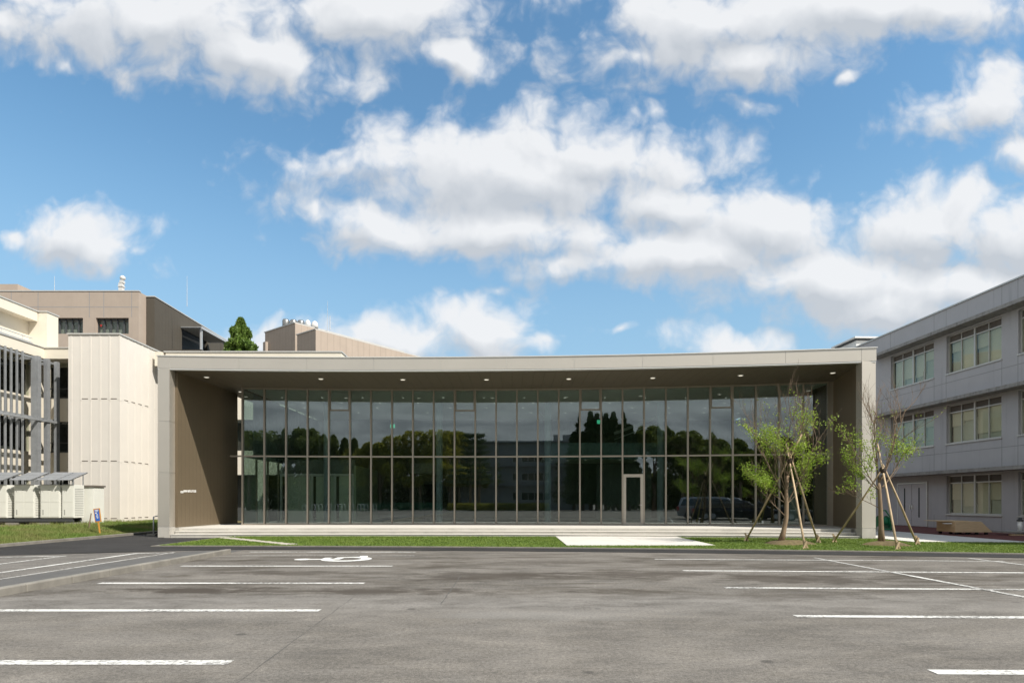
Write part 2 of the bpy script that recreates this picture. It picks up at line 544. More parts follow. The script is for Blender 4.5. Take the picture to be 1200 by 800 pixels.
striped('wall_bronze', 'bronze_panel', 'Y', .28, .012, .75)
striped('soffit_lined', 'soffit_panel', 'X', .45, .012, .8)
striped('tan_ribbed', 'tan_wall', 'X', .45, .03, .86)
striped('brown_ribbed', 'brown_wall', 'Y', .6, .03, .85)

# ------------------------------------------------------------------ mesh helpers


class MB:
    def __init__(self):
        self.v, self.f = [], []

    def add(self, vs, fs):
        n = len(self.v)
        self.v += [tuple(p) for p in vs]
        self.f += [tuple(i + n for i in q) for q in fs]
        return self

    def box(self, x0, x1, y0, y1, z0, z1):
        return self.add([(x0, y0, z0), (x1, y0, z0), (x1, y1, z0), (x0, y1, z0), (x0, y0, z1), (x1, y0, z1), (x1, y1, z1), (x0, y1, z1)],
                        [(0, 3, 2, 1), (4, 5, 6, 7), (0, 1, 5, 4), (1, 2, 6, 5), (2, 3, 7, 6), (3, 0, 4, 7)])

    def prism(self, poly, z0, z1):
        """poly = list of (x, y), counter clockwise seen from above"""
        n = len(poly)
        a = sum(poly[i][0] * poly[(i + 1) % n][1] - poly[(i + 1) % n][0] * poly[i][1] for i in range(n))
        if a < 0:
            poly = poly[::-1]
        vs = [(p[0], p[1], z0) for p in poly] + [(p[0], p[1], z1) for p in poly]
        fs = [tuple(range(n - 1, -1, -1)), tuple(range(n, 2 * n))] + [(i, (i + 1) % n, n + (i + 1) % n, n + i) for i in range(n)]
        return self.add(vs, fs)

    def wall(self, a, b, t, z0, z1, side=1):
        """upright slab from a to b (x, y); its thickness t lies to the left of a>b (side=1), to the right (-1) or both (0)"""
        ax, ay = a
        bx, by = b
        L = math.hypot(bx - ax, by - ay)
        nx, ny = -(by - ay) / L, (bx - ax) / L
        o0, o1 = {1: (0, t), -1: (-t, 0), 0: (-t / 2, t / 2)}[side]
        return self.prism([(ax + nx * o0, ay + ny * o0), (bx + nx * o0, by + ny * o0), (bx + nx * o1, by + ny * o1), (ax + nx * o1, ay + ny * o1)], z0, z1)

    def bar(self, p, q, w, h, up=(0, 0, 1)):
        p, q = Vector(p), Vector(q)
        d = (q - p).normalized()
        s = d.cross(Vector(up))
        s = s.normalized() if s.length > 1e-6 else Vector((1, 0, 0))
        t = s.cross(d)
        vs = []
        for c in (p, q):
            for (i, j) in ((-1, -1), (1, -1), (1, 1), (-1, 1)):
                vs.append(c + s * (w / 2 * i) + t * (h / 2 * j))
        return self.add(vs, [(3, 2, 1, 0), (4, 5, 6, 7), (0, 1, 5, 4), (1, 2, 6, 5), (2, 3, 7, 6), (3, 0, 4, 7)])

    def tube(self, pts, rads, n=8, caps=True):
        pts = [Vector(p) for p in pts]
        if not hasattr(rads, '__len__'):
            rads = [rads] * len(pts)
        base = len(self.v)
        ref = None
        for i, p in enumerate(pts):
            d = (pts[min(i + 1, len(pts) - 1)] - pts[max(i - 1, 0)]).normalized()
            if ref is None:
                ref = d.orthogonal().normalized()
            s = (ref - d * ref.dot(d))
            s = s.normalized() if s.length > 1e-5 else d.orthogonal().normalized()
            ref = s
            t = d.cross(s)
            for k in range(n):
                a = 2 * math.pi * k / n
                self.v.append(tuple(p + (s * math.cos(a) + t * math.sin(a)) * rads[i]))
        for i in range(len(pts) - 1):
            for k in range(n):
                k2 = (k + 1) % n
                self.f.append((base + i * n + k, base + i * n + k2, base + (i + 1) * n + k2, base + (i + 1) * n + k))
        if caps:
            self.f.append(tuple(base + k for k in range(n - 1, -1, -1)))
            self.f.append(tuple(base + (len(pts) - 1) * n + k for k in range(n)))
        return self

    def lathe(self, c, prof, n=24):
        """prof = list of (radius, z) from bottom to top"""
        base = len(self.v)
        for (r, z) in prof:
            for k in range(n):
                a = 2 * math.pi * k / n
                self.v.append((c[0] + r * math.cos(a), c[1] + r * math.sin(a), c[2] + z))
        for i in range(len(prof) - 1):
            for k in range(n):
                k2 = (k + 1) % n
                self.f.append((base + i * n + k, base + i * n + k2, base + (i + 1) * n + k2, base + (i + 1) * n + k))
        self.f.append(tuple(base + k for k in range(n - 1, -1, -1)))
        self.f.append(tuple(base + (len(prof) - 1) * n + k for k in range(n)))
        return self

    def build(self, name, material, parent=None, smooth=False, bevel=0.0):
        me = bpy.data.meshes.new(name)
        off = (0, 0, 0)
        if parent is not None:
            r = parent
            while r.parent is not None:
                r = r.parent
            off = r.location
        vs = [(p[0] - off[0], p[1] - off[1], p[2] - off[2]) for p in self.v]
        me.from_pydata(vs, [], self.f)
        me.materials.append(MATS[material] if isinstance(material, str) else material)
        if smooth:
            me.polygons.foreach_set('use_smooth', [True] * len(me.polygons))
        me.update()
        o = bpy.data.objects.new(name, me)
        COL.objects.link(o)
        o.parent = parent
        if bevel > 0:
            md = o.modifiers.new('bevel', 'BEVEL')
            md.width = bevel
            md.segments = 2
            md.limit_method = 'ANGLE'
        return o


def tag(o, label=None, cat=None, group=None, kind=None):
    if label:
        o['label'] = label
    if cat:
        o['category'] = cat
    if group:
        o['group'] = group
    if kind:
        o['kind'] = kind
    return o


def thing(name, label, cat, loc=(0, 0, 0), group=None):
    o = bpy.data.objects.new(name, None)
    o.empty_display_size = .3
    COL.objects.link(o)
    o.location = loc
    return tag(o, label, cat, group)


def copy_tree(o, parent=None):
    c = o.copy()
    COL.objects.link(c)
    c.parent = parent
    for ch in list(o.children):
        copy_tree(ch, c)
    return c


def raw_mesh(name, verts, faces_n, material, parent=None):
    """fast path for very many loose faces; verts (N*k,3) numpy, k = faces_n corners each"""
    me = bpy.data.meshes.new(name)
    n = len(verts)
    nf = n // faces_n
    me.vertices.add(n)
    me.vertices.foreach_set('co', np.asarray(verts, dtype=np.float32).ravel())
    me.loops.add(n)
    me.loops.foreach_set('vertex_index', np.arange(n, dtype=np.int32))
    me.polygons.add(nf)
    me.polygons.foreach_set('loop_start', np.arange(0, n, faces_n, dtype=np.int32))
    me.materials.append(MATS[material])
    me.update(calc_edges=True)
    me.validate()
    o = bpy.data.objects.new(name, me)
    COL.objects.link(o)
    o.parent = parent
    return o


def leaf_quads(centers, size, rng, droop=0.0, aspect=.6):
    """one small pointed quad per centre, turned at random"""
    c = np.asarray(centers, dtype=np.float32)
    n = len(c)
    s = (size * (0.7 + 0.6 * rng.random(n)))[:, None]
    a = rng.normal(size=(n, 3))
    a /= np.linalg.norm(a, axis=1)[:, None]
    a[:, 2] -= droop
    b = np.cross(a, rng.normal(size=(n, 3)))
    b /= np.linalg.norm(b, axis=1)[:, None] + 1e-9
    out = np.empty((n, 4, 3), dtype=np.float32)
    out[:, 0] = c - a * s * .5
    out[:, 1] = c + b * s * .5 * aspect
    out[:, 2] = c + a * s * .5
    out[:, 3] = c - b * s * .5 * aspect
    return out.reshape(-1, 3)


# the curve of the hall in plan: front edge of the eave and line of the glass
def E(x):
    return 24.05 - .0471 * x - .0042 * x * x


def G(x):
    return 28.0 - .0386 * x - .00535 * x * x - .0007 * max(0.0, x - 8.0) ** 3


def Nk(x):                                             # kerb between forecourt and lawn
    return 18.45 - .1007 * x - .0045 * x * x


FLOOR = 0.36
SOFF = 6.70
FASC = 6.765
TOP = 7.245

# ------------------------------------------------------------------ ground
def strip(f0, f1, x0, x1, n=40):
    xs = [x0 + (x1 - x0) * i / n for i in range(n + 1)]
    return [(x, f0(x)) for x in xs] + [(x, f1(x)) for x in reversed(xs)]


def sheet(name, poly, z, m, kind='structure', parent=None):
    a = sum(poly[i][0] * poly[(i + 1) % len(poly)][1] - poly[(i + 1) % len(poly)][0] * poly[i][1] for i in range(len(poly)))
    if a < 0:
        poly = poly[::-1]
    mb = MB().add([(p[0], p[1], z) for p in poly], [tuple(range(len(poly)))])
    o = mb.build(name, m, parent)
    if parent is None:
        tag(o, kind=kind)
    return o


sheet('ground', [(-900, -900), (900, -900), (900, 900), (-900, 900)], -.06, 'gravel_ground')
lot = sheet('parking_lot', strip(lambda x: -46, lambda x: min(Nk(x), 18.97) if x < 20 else Nk(20), -60, 60, 80), 0.0, 'old_asphalt')
side = sheet('side_lane', [(-40, -46), (-9.4, -46), (-9.4, 17.3), (-9.9, 17.2), (-13.6, 15.9), (-22, 13.2), (-40, 8)], .004, 'side_asphalt')
mat('band_asphalt', (.10, .097, .092), .9, var=.15, vscale=1.5, bump=.4, bscale=90)
sheet('lane_edge_strip', [(-9.4, -46), (-7.96, -46), (-7.96, 17.72), (-9.4, 17.3)], .004, 'band_asphalt')
sheet('driveway', [(-40, 8.02), (-22, 13.22), (-13.6, 15.92), (-9.9, 17.37)] + [(x, Nk(x) - 1.15) for x in np.linspace(-8, 30, 60)] +
      [(x, Nk(x)) for x in np.linspace(30, -11.5, 60)] + [(-11.5, 23.6), (-13.9, 23.6), (-13.9, 60), (-16.05, 60), (-16.05, 17), (-40, 9)], .008, 'new_asphalt')

# lawn in front of the hall
lawn_front = [(x, Nk(x) + .12) for x in np.linspace(-11.38, 26, 60)]
lawn_back = [(26, 20.1), (17.8, 20.45), (13.85, 20.75), (13.85, 22.4)] + [(x, E(x) - .03) for x in np.linspace(13.7, -11.38, 50)]
lawn = MB().prism(lawn_front + lawn_back, -.05, .03).build('lawn', 'turf')
tag(lawn, kind='structure')
edge = MB()
pts = [(x, Nk(x)) for x in np.linspace(-11.5, 26, 60)]
for a, b in zip(pts[:-1], pts[1:]):
    edge.wall(a, b, .115, -.05, .036)
edge.wall((-11.5, 23.6), (-11.5, Nk(-11.5) + .12), .1, -.05, .034)
tag(edge.build('lawn_kerb', 'kerb_concrete'), kind='structure')
pth = MB()
for i in range(2):
    for j in range(2):
        pth.box(1.75 + 2.38 * i, 1.75 + 2.38 * (i + 1) - .012, 19.1 + 2.4 * j, 19.1 + 2.4 * (j + 1) - .012, -.04, .052)
tag(pth.build('concrete_path', 'pale_concrete'), kind='structure')
rng = random.Random(4)
stp = MB()
for i in range(13):
    t = i / 12
    cx, cy = -11.2 + 3.85 * t, 23.2 - 3.55 * t
    w = .30 + rng.random() * .1
    poly = []
    for k in range(7):
        a = 2 * math.pi * k / 7 + rng.random() * .4
        poly.append((cx + math.cos(a) * w * .75, cy + math.sin(a) * w * (.6 + .1 * rng.random())))
    stp.prism(poly, 0, .05)
mat('stepping_stone', (.44, .41, .34), .9, var=.3, vscale=5, bump=.5)
tag(stp.build('stepping_path', 'stepping_stone'), kind='structure')
pav = MB()
for j in range(8):
    pav.prism([(13.9, 20.75 + 3 * j if j else 20.75), (17.78, 20.45 + 3 * j), (17.78, 23.44 + 3 * j), (13.9, 23.74 + 3 * j)], -.05, .055)
tag(pav.build('side_pavement', 'pale_concrete'), kind='structure')
sheet('red_footway', [(17.8, 20.4), (40, 19.5), (40, 21), (22.95, 25), (22.4, 46), (17.8, 46)], .045, 'red_paving')

# raised kerb that ends the row of parking bays on the left
kb = MB()
n_k = 36
for i in range(n_k):
    y0 = 16.6 - 1.0 * i
    kb.box(-7.96, -7.80, y0 - .992, y0, -.04, .125)
tag(kb.build('bay_kerb', 'kerb_concrete', bevel=.02), kind='structure')
kb2 = MB()
for i in range(30):
    y0 = 15.4 + 1.0 * i
    kb2.box(-16.25, -16.06, y0, y0 + .99, -.05, .10)
kb2.box(-40, -16.27, 15.4, 15.55, -.05, .10)
tag(kb2.build('verge_kerb', 'kerb_concrete'), kind='structure')


def line(x0, y0, x1, y1, w=.15, m='road_paint', z=.0045):
    mb = MB()
    L = math.hypot(x1 - x0, y1 - y0)
    nx, ny = -(y1 - y0) / L * w / 2, (x1 - x0) / L * w / 2
    mb.add([(x0 - nx, y0 - ny, z), (x1 - nx, y1 - ny, z), (x1 + nx, y1 + ny, z), (x0 + nx, y0 + ny, z)], [(0, 1, 2, 3)])
    o = mb.build('parking_line', m, lot)
    return o


for (xa, xb, y) in ((-7.5, -2.53, 5.37), (-7.5, -2.55, 7.93), (-7.30, -2.61, 10.57), (-7.40, -2.67, 13.36)):
    line(xa, y, xb, y)
line(-7.50, 17.06, -2.75, 17.02, .13)
line(-7.2, 15.95, -2.6, 15.9, .07, 'faded_paint')
for (y, ya, m) in ((5.07, 5.0, 'road_paint'), (7.54, 7.40, 'road_paint'), (10.02, 9.82, 'road_paint'), (12.48, 12.24, 'road_paint'), (14.95, 14.68, 'faded_paint')):
    line(3.57, y, 11.9, ya - (y - ya) * .9, .14, m)
line(7.75, 2.0, 7.75, 11.6, .12, z=.0068)
line(7.75, 11.6, 7.75, 15.3, .10, 'faded_paint', z=.0068)
line(11.95, 2.0, 11.6, 15.2, .12, 'faded_paint', z=.0068)
line(-10.2, -8, -10.4, 16.5, .13, z=.009)
line(-10.45, 16.55, -9.45, 16.65, .12, z=.0105)
line(-11.65, -8, -11.8, 15.8, .11, z=.009)
line(-13.4, 15.35, -11.9, 15.72, .12, z=.0105)
line(-9.26, -8, -9.55, 16.9, .09, 'faded_paint', z=.009)
# seams in the asphalt
mat('seam', (.085, .08, .073), .9)
seam = MB()
rng = random.Random(9)
for (x0, y0, x1, y1, w) in ((-2.12, 3.2, -2.42, 9.4, .013), (-1.0, 8.4, -1.0, 11.6, .02)):
    n = 26
    px, py = x0, y0
    for i in range(1, n + 1):
        t = i / n
        qx, qy = x0 + (x1 - x0) * t + rng.uniform(-.009, .009), y0 + (y1 - y0) * t
        ww = w * rng.uniform(.4, 1.1) / 2
        seam.add([(px - ww, py, .002), (px + ww, py, .002), (qx + ww, qy, .002), (qx - ww, qy, .002)], [(0, 1, 2, 3)])
        px, py = qx, qy
seam.build('asphalt_seam', 'seam', lot)

# wheelchair symbol, painted to be read from the lane: its "up" is -X, its "right" is +Y
sym = MB()
lev = [0.0]


def sy(a, b):                                          # a = right, b = up in the upright symbol (1 unit high)
    return (-3.62 - 1.68 * b, 14.30 + 1.62 * a, .0052)


def stroke(pts, w, z=0.0):
    for (a, b), (c, d) in zip(pts[:-1], pts[1:]):
        L = math.hypot(c - a, d - b) or 1e-6
        ex, ey = (c - a) / L * w * .35, (d - b) / L * w * .35
        nx, ny = -(d - b) / L * w / 2, (c - a) / L * w / 2
        q = [sy(a - ex - nx, b - ey - ny), sy(c + ex - nx, d + ey - ny), sy(c + ex + nx, d + ey + ny), sy(a - ex + nx, b - ey + ny)]
        lev[0] += .00012
        sym.add([(p[0], p[1], p[2] + lev[0]) for p in q], [(3, 2, 1, 0)])


sym.add([sy(.36 + .12 * math.cos(k * math.pi / 10), .95 + .12 * math.sin(k * math.pi / 10)) for k in range(20)], [tuple(range(19, -1, -1))])
stroke([(.37, .80), (.40, .46)], .125)
stroke([(.385, .64), (.60, .64)], .11, .0006)
stroke([(.40, .46), (.64, .46), (.76, .14), (.90, .17)], .12, .0012)
stroke([(.40 + .29 * math.cos(R(a)), .31 + .29 * math.sin(R(a))) for a in range(112, 349, 12)], .15, .0018)
paint_mat('fresh_paint', (.70, .695, .66), .60)
sym.build('wheelchair_symbol', 'fresh_paint', lot)

# ------------------------------------------------------------------ verge on the left (rising grass) and its blades


def vz(x, y):
    t = min(1.0, max(0.0, (-16.25 - x) / 4.0))
    return .06 + .20 * t * t * (3 - 2 * t) + .02 * math.sin(x * 2.1 + y * 1.3) * t


vg = MB()
nx_, ny_ = 40, 60
for j in range(ny_ + 1):
    for i in range(nx_ + 1):
        xx, yy = -16.27 - 24 * (i / nx_) ** 1.6, 15.6 + 34 * j / ny_
        vg.v.append((xx, yy, vz(xx, yy)))
for j in range(ny_):
    for i in range(nx_):
        a = j * (nx_ + 1) + i
        vg.f.append((a + 1, a, a + nx_ + 1, a + nx_ + 2))
tag(vg.build('grass_verge', mat('verge_soil', (.075, .085, .025), .95, var=.3, vscale=1.5, bump=.6, col2=(.16, .125, .06)), smooth=True), kind='structure')


def blades(name, pts, hts, width, material, seed, lean=.5):
    r = np.random.default_rng(seed)
    n = len(pts)
    p = np.asarray(pts)
    a = r.random(n) * 2 * np.pi
    dx = np.stack([np.cos(a), np.sin(a), np.zeros(n)], 1) * (width * (0.6 + .8 * r.random(n)))[:, None]
    h = np.asarray(hts)
    tip = np.stack([r.normal(size=n) * lean * h, r.normal(size=n) * lean * h, h], 1)
    v = np.empty((n, 3, 3))
    v[:, 0] = p - dx
    v[:, 1] = p + dx
    v[:, 2] = p + tip
    o = raw_mesh(name, v.reshape(-1, 3), 3, material)
    return o


def lawn_points(n, seed):
    r = np.random.default_rng(seed)
    out = []
    xs = r.uniform(-11.35, 25.5, n * 2)
    us = r.random(n * 2)
    for x, t in zip(xs, us):
        y0 = Nk(x) + .125
        y1 = E(x) - .04 if x < 13.8 else 20.75 - (x - 13.85) * .06
        if y1 <= y0:
            continue
        y = y0 + (y1 - y0) * t
        if 1.72 < x < 6.52 and y > 19.08 and y < 23.92:
            continue
        s = ((x + 11.2) * 3.85 - (y - 23.2) * 3.55) / (3.85 ** 2 + 3.55 ** 2)
        if 0 < s < 1.02 and abs((x + 11.2) * 3.55 + (y - 23.2) * 3.85) / 5.24 < .22:
            continue
        if (x - 8.95) ** 2 + (y - 19.9) ** 2 < r.uniform(.05, .7) or (x - 12.0) ** 2 + (y - 19.4) ** 2 < r.uniform(.05, .6):
            continue
        out.append((x, y, .027))
        if len(out) >= n:
            break
    return np.array(out)


lp = lawn_points(110000, 3)
r_ = np.random.default_rng(8)
tag(blades('lawn_grass', lp, .022 + .028 * r_.random(len(lp)), .012, 'lawn_blade', 5, .7), kind='stuff')
wp, wh = [], []
for _ in range(60000):
    x = -16.3 - abs(r_.normal()) * 2.6
    y = r_.uniform(15.6, 35)
    if x < -26 or (y > 34.9 and x < -22):
        continue
    k = .5 + .5 * math.sin(x * 1.7 + 2 * math.sin(y * .7)) * math.sin(y * .9)
    wp.append((x, y, vz(x, y) - .01))
    wh.append((.05 + .15 * min(1, (-16.2 - x) / 1.6)) * (.55 + .8 * k * r_.random()))
tag(blades('verge_grass', np.array(wp), np.array(wh), .012, 'wild_blade', 6, .45), kind='stuff')

# bare earth round the two young trees
for (cx, cy, rr, sd) in ((9.15, 19.8, .60, 2), (12.15, 19.35, .52, 5)):
    md = MB()
    rg = random.Random(sd)
    md.v.append((cx, cy, .17))
    for ring, (f, z) in enumerate(((.35, .155), (.7, .10), (1.0, .018))):
        for k in range(20):
            a = 2 * math.pi * k / 20
            w = 1 + .28 * math.sin(3 * a + sd) + .12 * rg.random()
            md.v.append((cx + math.cos(a) * rr * f * w * 1.25, cy + math.sin(a) * rr * f * w, z + .015 * rg.random()))
    for k in range(20):
        md.f.append((0, 1 + k, 1 + (k + 1) % 20))
        for q in range(2):
            b = 1 + 20 * q
            md.f.append((b + k, b + 20 + k, b + 20 + (k + 1) % 20, b + (k + 1) % 20))
    tag(md.build('soil_mound', 'soil', smooth=True), kind='structure')

# ------------------------------------------------------------------ the glass hall
hall = thing('glass_hall', 'long low glass fronted hall with a curved pale metal frame and deep bronze eave', 'hall', (0, 24, 0))
# plinth and steps
xs_s = [-13.68 + 26.94 * i / 40 for i in range(41)]
fl = [(x, E(x) + .65) for x in xs_s]
slab = fl + [(14.13, 26.43), (14.6, 38.4), (-12.9, 38.4), (-13.45, 29.3)]
MB().prism(slab, -.05, FLOOR - .03).build('floor_slab', 'step_concrete', hall)
MB().prism(slab, FLOOR - .0295, FLOOR).build('floor_sunlit_top', 'pale_concrete', hall)  # added paler skin: brighter sun on the level top put into its colour
MB().prism([(x, E(x) + .34) for x in xs_s] + [(x, E(x) + .648) for x in reversed(xs_s)], -.05, .215).build('step', 'step_concrete', hall)
MB().prism([(x, E(x) + .325) for x in xs_s] + [(x, E(x) + .646) for x in reversed(xs_s)], .2155, .24).build('step_sunlit_top', 'pale_concrete', hall)  # added tread skin, paler than the riser: stronger sun painted in
MB().prism([(x, E(x) + .02) for x in xs_s] + [(x, E(x) + .338) for x in reversed(xs_s)], -.05, .095).build('step', 'step_concrete', hall)
MB().prism([(x, E(x) + .005) for x in xs_s] + [(x, E(x) + .323) for x in reversed(xs_s)], .0955, .12).build('step_sunlit_top', 'pale_concrete', hall)  # lowest tread, same added skin with the sunlight in its colour
MB().prism([(x, G(x) + .14) for x in np.linspace(-12.3, 13.8, 28)] + [(14.0, 38.0), (-12.25, 38.0)], FLOOR - .02, FLOOR + .012).build('interior_floor', 'interior_floor', hall)

# end columns
yl, yr = E(-13.93), E(13.53)
for (x0, x1, yf, nm) in ((-14.17, -13.70, yl, 'left'), (13.27, 13.79, yr, 'right')):
    MB().box(x0 + .004, x1 - .004, yf - .0, yf + .42, -.05, .42).build('column_base', 'step_concrete', hall)
    cb = MB()
    for (z0, z1) in ((.435, 2.585), (2.60, 4.635), (4.65, FASC - .008)):
        cb.box(x0, x1, yf, yf + .40, z0, z1)
    cb.build('end_column', 'frame_metal', hall)
    MB().box(x0 + .02, x1 - .02, yf + .012, yf + .39, .42, SOFF).build('column_core', 'cap_metal', hall)
# side walls of the porch
MB().prism([(-14.17, yl + .42), (-13.60, yl + .405), (-13.45, 29.28), (-14.05, 29.28)], FLOOR + .03, SOFF + .05).build('porch_wall', 'wall_bronze', hall)
MB().prism([(13.33, yr + .405), (13.79, yr + .42), (14.75, 26.9), (14.80, 38.4), (14.62, 38.4), (14.15, 26.48)], FLOOR + .03, SOFF + .05).build('porch_wall', 'wall_bronze', hall)
MB().prism([(-14.16, yl + .425), (-13.57, yl + .41), (-13.43, 29.28), (-14.04, 29.28)], -.05, FLOOR + .028).build('wall_base', 'step_concrete', hall)
MB().prism([(13.30, yr + .41), (13.78, yr + .425), (14.74, 26.9), (14.79, 38.4), (14.62, 38.4), (14.12, 26.48)], -.05, FLOOR + .028).build('wall_base', 'step_concrete', hall)
# eave: fascia panels, cap, soffit, roof
nx = 10
edges = [-13.69 + 2.696 * i for i in range(nx + 1)]
fas = [(-14.17, -13.702)] + [(edges[i] + .006, edges[i + 1] - .006) for i in range(nx)] + [(13.28, 13.79)]
for (a, b) in fas:
    xs = np.linspace(a, b, 6)
    MB().prism([(x, E(x)) for x in xs] + [(x, E(x) + .24) for x in xs[::-1]], FASC, TOP).build('fascia_panel', 'frame_metal', hall)
xs = np.linspace(-14.16, 13.78, 50)
MB().prism([(x, E(x) + .012) for x in xs] + [(x, E(x) + .22) for x in xs[::-1]], SOFF + .012, TOP - .01).build('fascia_core', 'cap_metal', hall)
xs = np.linspace(-14.20, 13.82, 50)
MB().prism([(x, E(x) - .03) for x in xs] + [(x, E(x) + .34) for x in xs[::-1]], TOP + .002, TOP + .036).build('roof_edge_cap', 'cap_metal', hall)
xs = np.linspace(-13.66, 13.36, 40)
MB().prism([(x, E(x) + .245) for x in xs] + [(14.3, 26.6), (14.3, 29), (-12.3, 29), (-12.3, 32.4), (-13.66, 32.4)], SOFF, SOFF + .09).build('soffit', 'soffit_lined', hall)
xs = np.linspace(-14.1, 13.7, 40)
MB().prism([(x, E(x) + .245) for x in xs] + [(14.8, 26.9), (14.8, 38.4), (-12.3, 38.4), (-12.3, 32.4), (-14.1, 32.4)], SOFF + .095, TOP - .03).build('roof', 'interior_grey', hall)
MB().prism([(x, G(x) + .14) for x in np.linspace(-12.3, 13.9, 28)] + [(14.1, 38.0), (-12.25, 38.0)], 6.60, 6.64).build('ceiling', 'ceiling_paint', hall)
# soffit lamps
spots = [(242, 25.25, 442.5), (376, 25.6, 444.5), (472, 25.75, 445), (570, 25.75, 445), (666.5, 25.6, 444), (765, 25.4, 442.5), (868, 24.9, 440), (976, 24.4, 437)]
lamp_xy = [((p - 600) * y / 700, y) for (p, y, _) in spots] + [(-13.0, 28.6)]
ring = glow = None
for (x, y) in lamp_xy:
    if ring is None:
        ring = MB().lathe((x, y, SOFF), [(.115, -.022), (.115, -.001)], 20).build('soffit_lamp', 'white_plastic', hall)
        glow = MB().lathe((x, y, SOFF), [(.085, -.030), (.085, -.0225)], 20).build('lamp_glow', 'lamp_glow', ring)
        r0 = (x, y)
    else:
        a = ring.copy(); COL.objects.link(a)
        b = glow.copy(); COL.objects.link(b)
        a.location = (x - r0[0], y - r0[1], 0)
        b.parent = a

# curtain wall
NP = 27
GX = [-12.46 + (13.90 + 12.46) * i / NP for i in range(NP + 1)]
GP = [(x, G(x)) for x in GX]
Z1, Z2 = 3.50, 3.57
ZV = 5.70
VENT = (4, 10, 16, 22)
DOOR = 18


def seg(i, a, b):
    """points a, b (0..1) along panel i"""
    (x0, y0), (x1, y1) = GP[i], GP[i + 1]
    return (x0 + (x1 - x0) * a, y0 + (y1 - y0) * a), (x0 + (x1 - x0) * b, y0 + (y1 - y0) * b)


tr, hd, sl, sl2 = MB(), MB(), MB(), MB()
for i in range(NP):
    L = math.dist(GP[i], GP[i + 1])
    e = .036 / L
    p, q = seg(i, e, 1 - e)
    tr.wall(p, q, .12, Z1, Z2, 0)
    hd.wall(p, q, .11, SOFF - .07, SOFF - .002, 0)
    if i != DOOR:
        (sl if i < DOOR else sl2).wall(p, q, .11, FLOOR + .002, FLOOR + .065, 0)
        g = MB().wall(p, q, .016, FLOOR + .065, Z1, 0).build('glass_pane', GLASS, hall)
    if i in VENT:
        MB().wall(p, q, .016, Z2, ZV - .03, 0).build('glass_pane', GLASS, hall)
        vf = MB()
        vf.wall(p, q, .12, ZV - .03, ZV + .03, 0)
        vf.wall(*seg(i, e, e + .05), .10, ZV + .03, SOFF - .07, 0)
        vf.wall(*seg(i, 1 - e - .05, 1 - e), .10, ZV + .03, SOFF - .07, 0)
        vfo = vf.build('vent_frame', 'mullion_metal', hall)
        MB().wall(*seg(i, e + .05, 1 - e - .05), .016, ZV + .03, SOFF - .07, 0).build('glass_pane', GLASS, vfo)
        # winding gear of the vent on the inside of the mullion
        x, y = GP[i + 1]
        MB().box(x - .03, x + .03, y + .10, y + .15, 1.35, 1.75).build('vent_crank', 'white_plastic', hall)
    else:
        MB().wall(p, q, .016, Z2, SOFF - .07, 0).build('glass_pane', GLASS, hall)
tr.wall((GP[0][0] - .58, GP[0][1] + .02), (GP[0][0] - .04, GP[0][1]), .12, Z1, Z2, 0)
tr.build('transom', 'mullion_metal', hall)
hd.build('head_rail', 'mullion_metal', hall)
sl.build('sill_rail', 'mullion_metal', hall)
sl2.build('sill_rail', 'mullion_metal', hall)
for i in range(NP + 1):
    x, y = GP[i]
    sx = -.0386 - .0107 * x
    n = Vector((sx, -1, 0)).normalized()
    t = Vector((-n.y, n.x, 0))
    c = Vector((x, y, 0))
    a, b = c - t * .035, c + t * .035
    MB().wall((a.x, a.y), (b.x, b.y), .18, FLOOR + .001, SOFF - .001, 0).build('mullion', 'mullion_metal', hall)
# glass return at the left end, seen through the front panes
LX = [(-12.46 + .03 * k, GP[0][1] + .12 + (38.0 - GP[0][1] - .12) * k / 8) for k in range(9)]
for k in range(8):
    a, b = LX[k], LX[k + 1]
    a2, b2 = (a[0], a[1] + .045), (b[0], b[1] - .045)
    MB().wall(a2, b2, .016, FLOOR + .06, Z1, 0).build('glass_pane', GLASS, hall)
    MB().wall(a2, b2, .016, Z2, SOFF - .01, 0).build('glass_pane', GLASS, hall)
    MB().box(b[0] - .04, b[0] + .04, b[1] - .04, b[1] + .04, FLOOR, SOFF - .003).build('mullion', 'mullion_metal', hall)
    MB().wall(a2, b2, .10, Z1, Z2, 0).build('transom', 'mullion_metal', hall)
# jamb against the right porch wall
MB().wall((13.945, G(13.9)), (14.12, G(14.1)), .10, FLOOR + .001, SOFF - .004, 0).build('jamb_panel', 'mullion_metal', hall)
# entrance door
L = math.dist(GP[DOOR], GP[DOOR + 1])
e = .036 / L
ZD = 2.70
df = MB()
df.wall(*seg(DOOR, e, e + .13), .15, FLOOR + .003, ZD, 0)
df.wall(*seg(DOOR, 1 - e - .13, 1 - e), .15, FLOOR + .003, ZD, 0)
df.wall(*seg(DOOR, e + .13, 1 - e - .13), .15, ZD - .14, ZD - .001, 0)
df.wall(*seg(DOOR, e + .13, 1 - e - .13), .13, FLOOR + .003, FLOOR + .09, 0)
dfo = df.build('entrance_door', 'door_metal', hall)
MB().wall(*seg(DOOR, e + .13, 1 - e - .13), .016, FLOOR + .09, ZD - .14, 0).build('glass_pane', GLASS, dfo)
MB().wall(*seg(DOOR, e, 1 - e), .016, ZD, Z1, 0).build('glass_pane', GLASS, hall)
hp, _ = seg(DOOR, 1 - e - .10, 1)
MB().tube([(hp[0], hp[1] - .07, 1.28), (hp[0], hp[1] - .13, 1.28), (hp[0] - .12, hp[1] - .13, 1.28)], .012, 6).build('handle', 'cap_metal', dfo)

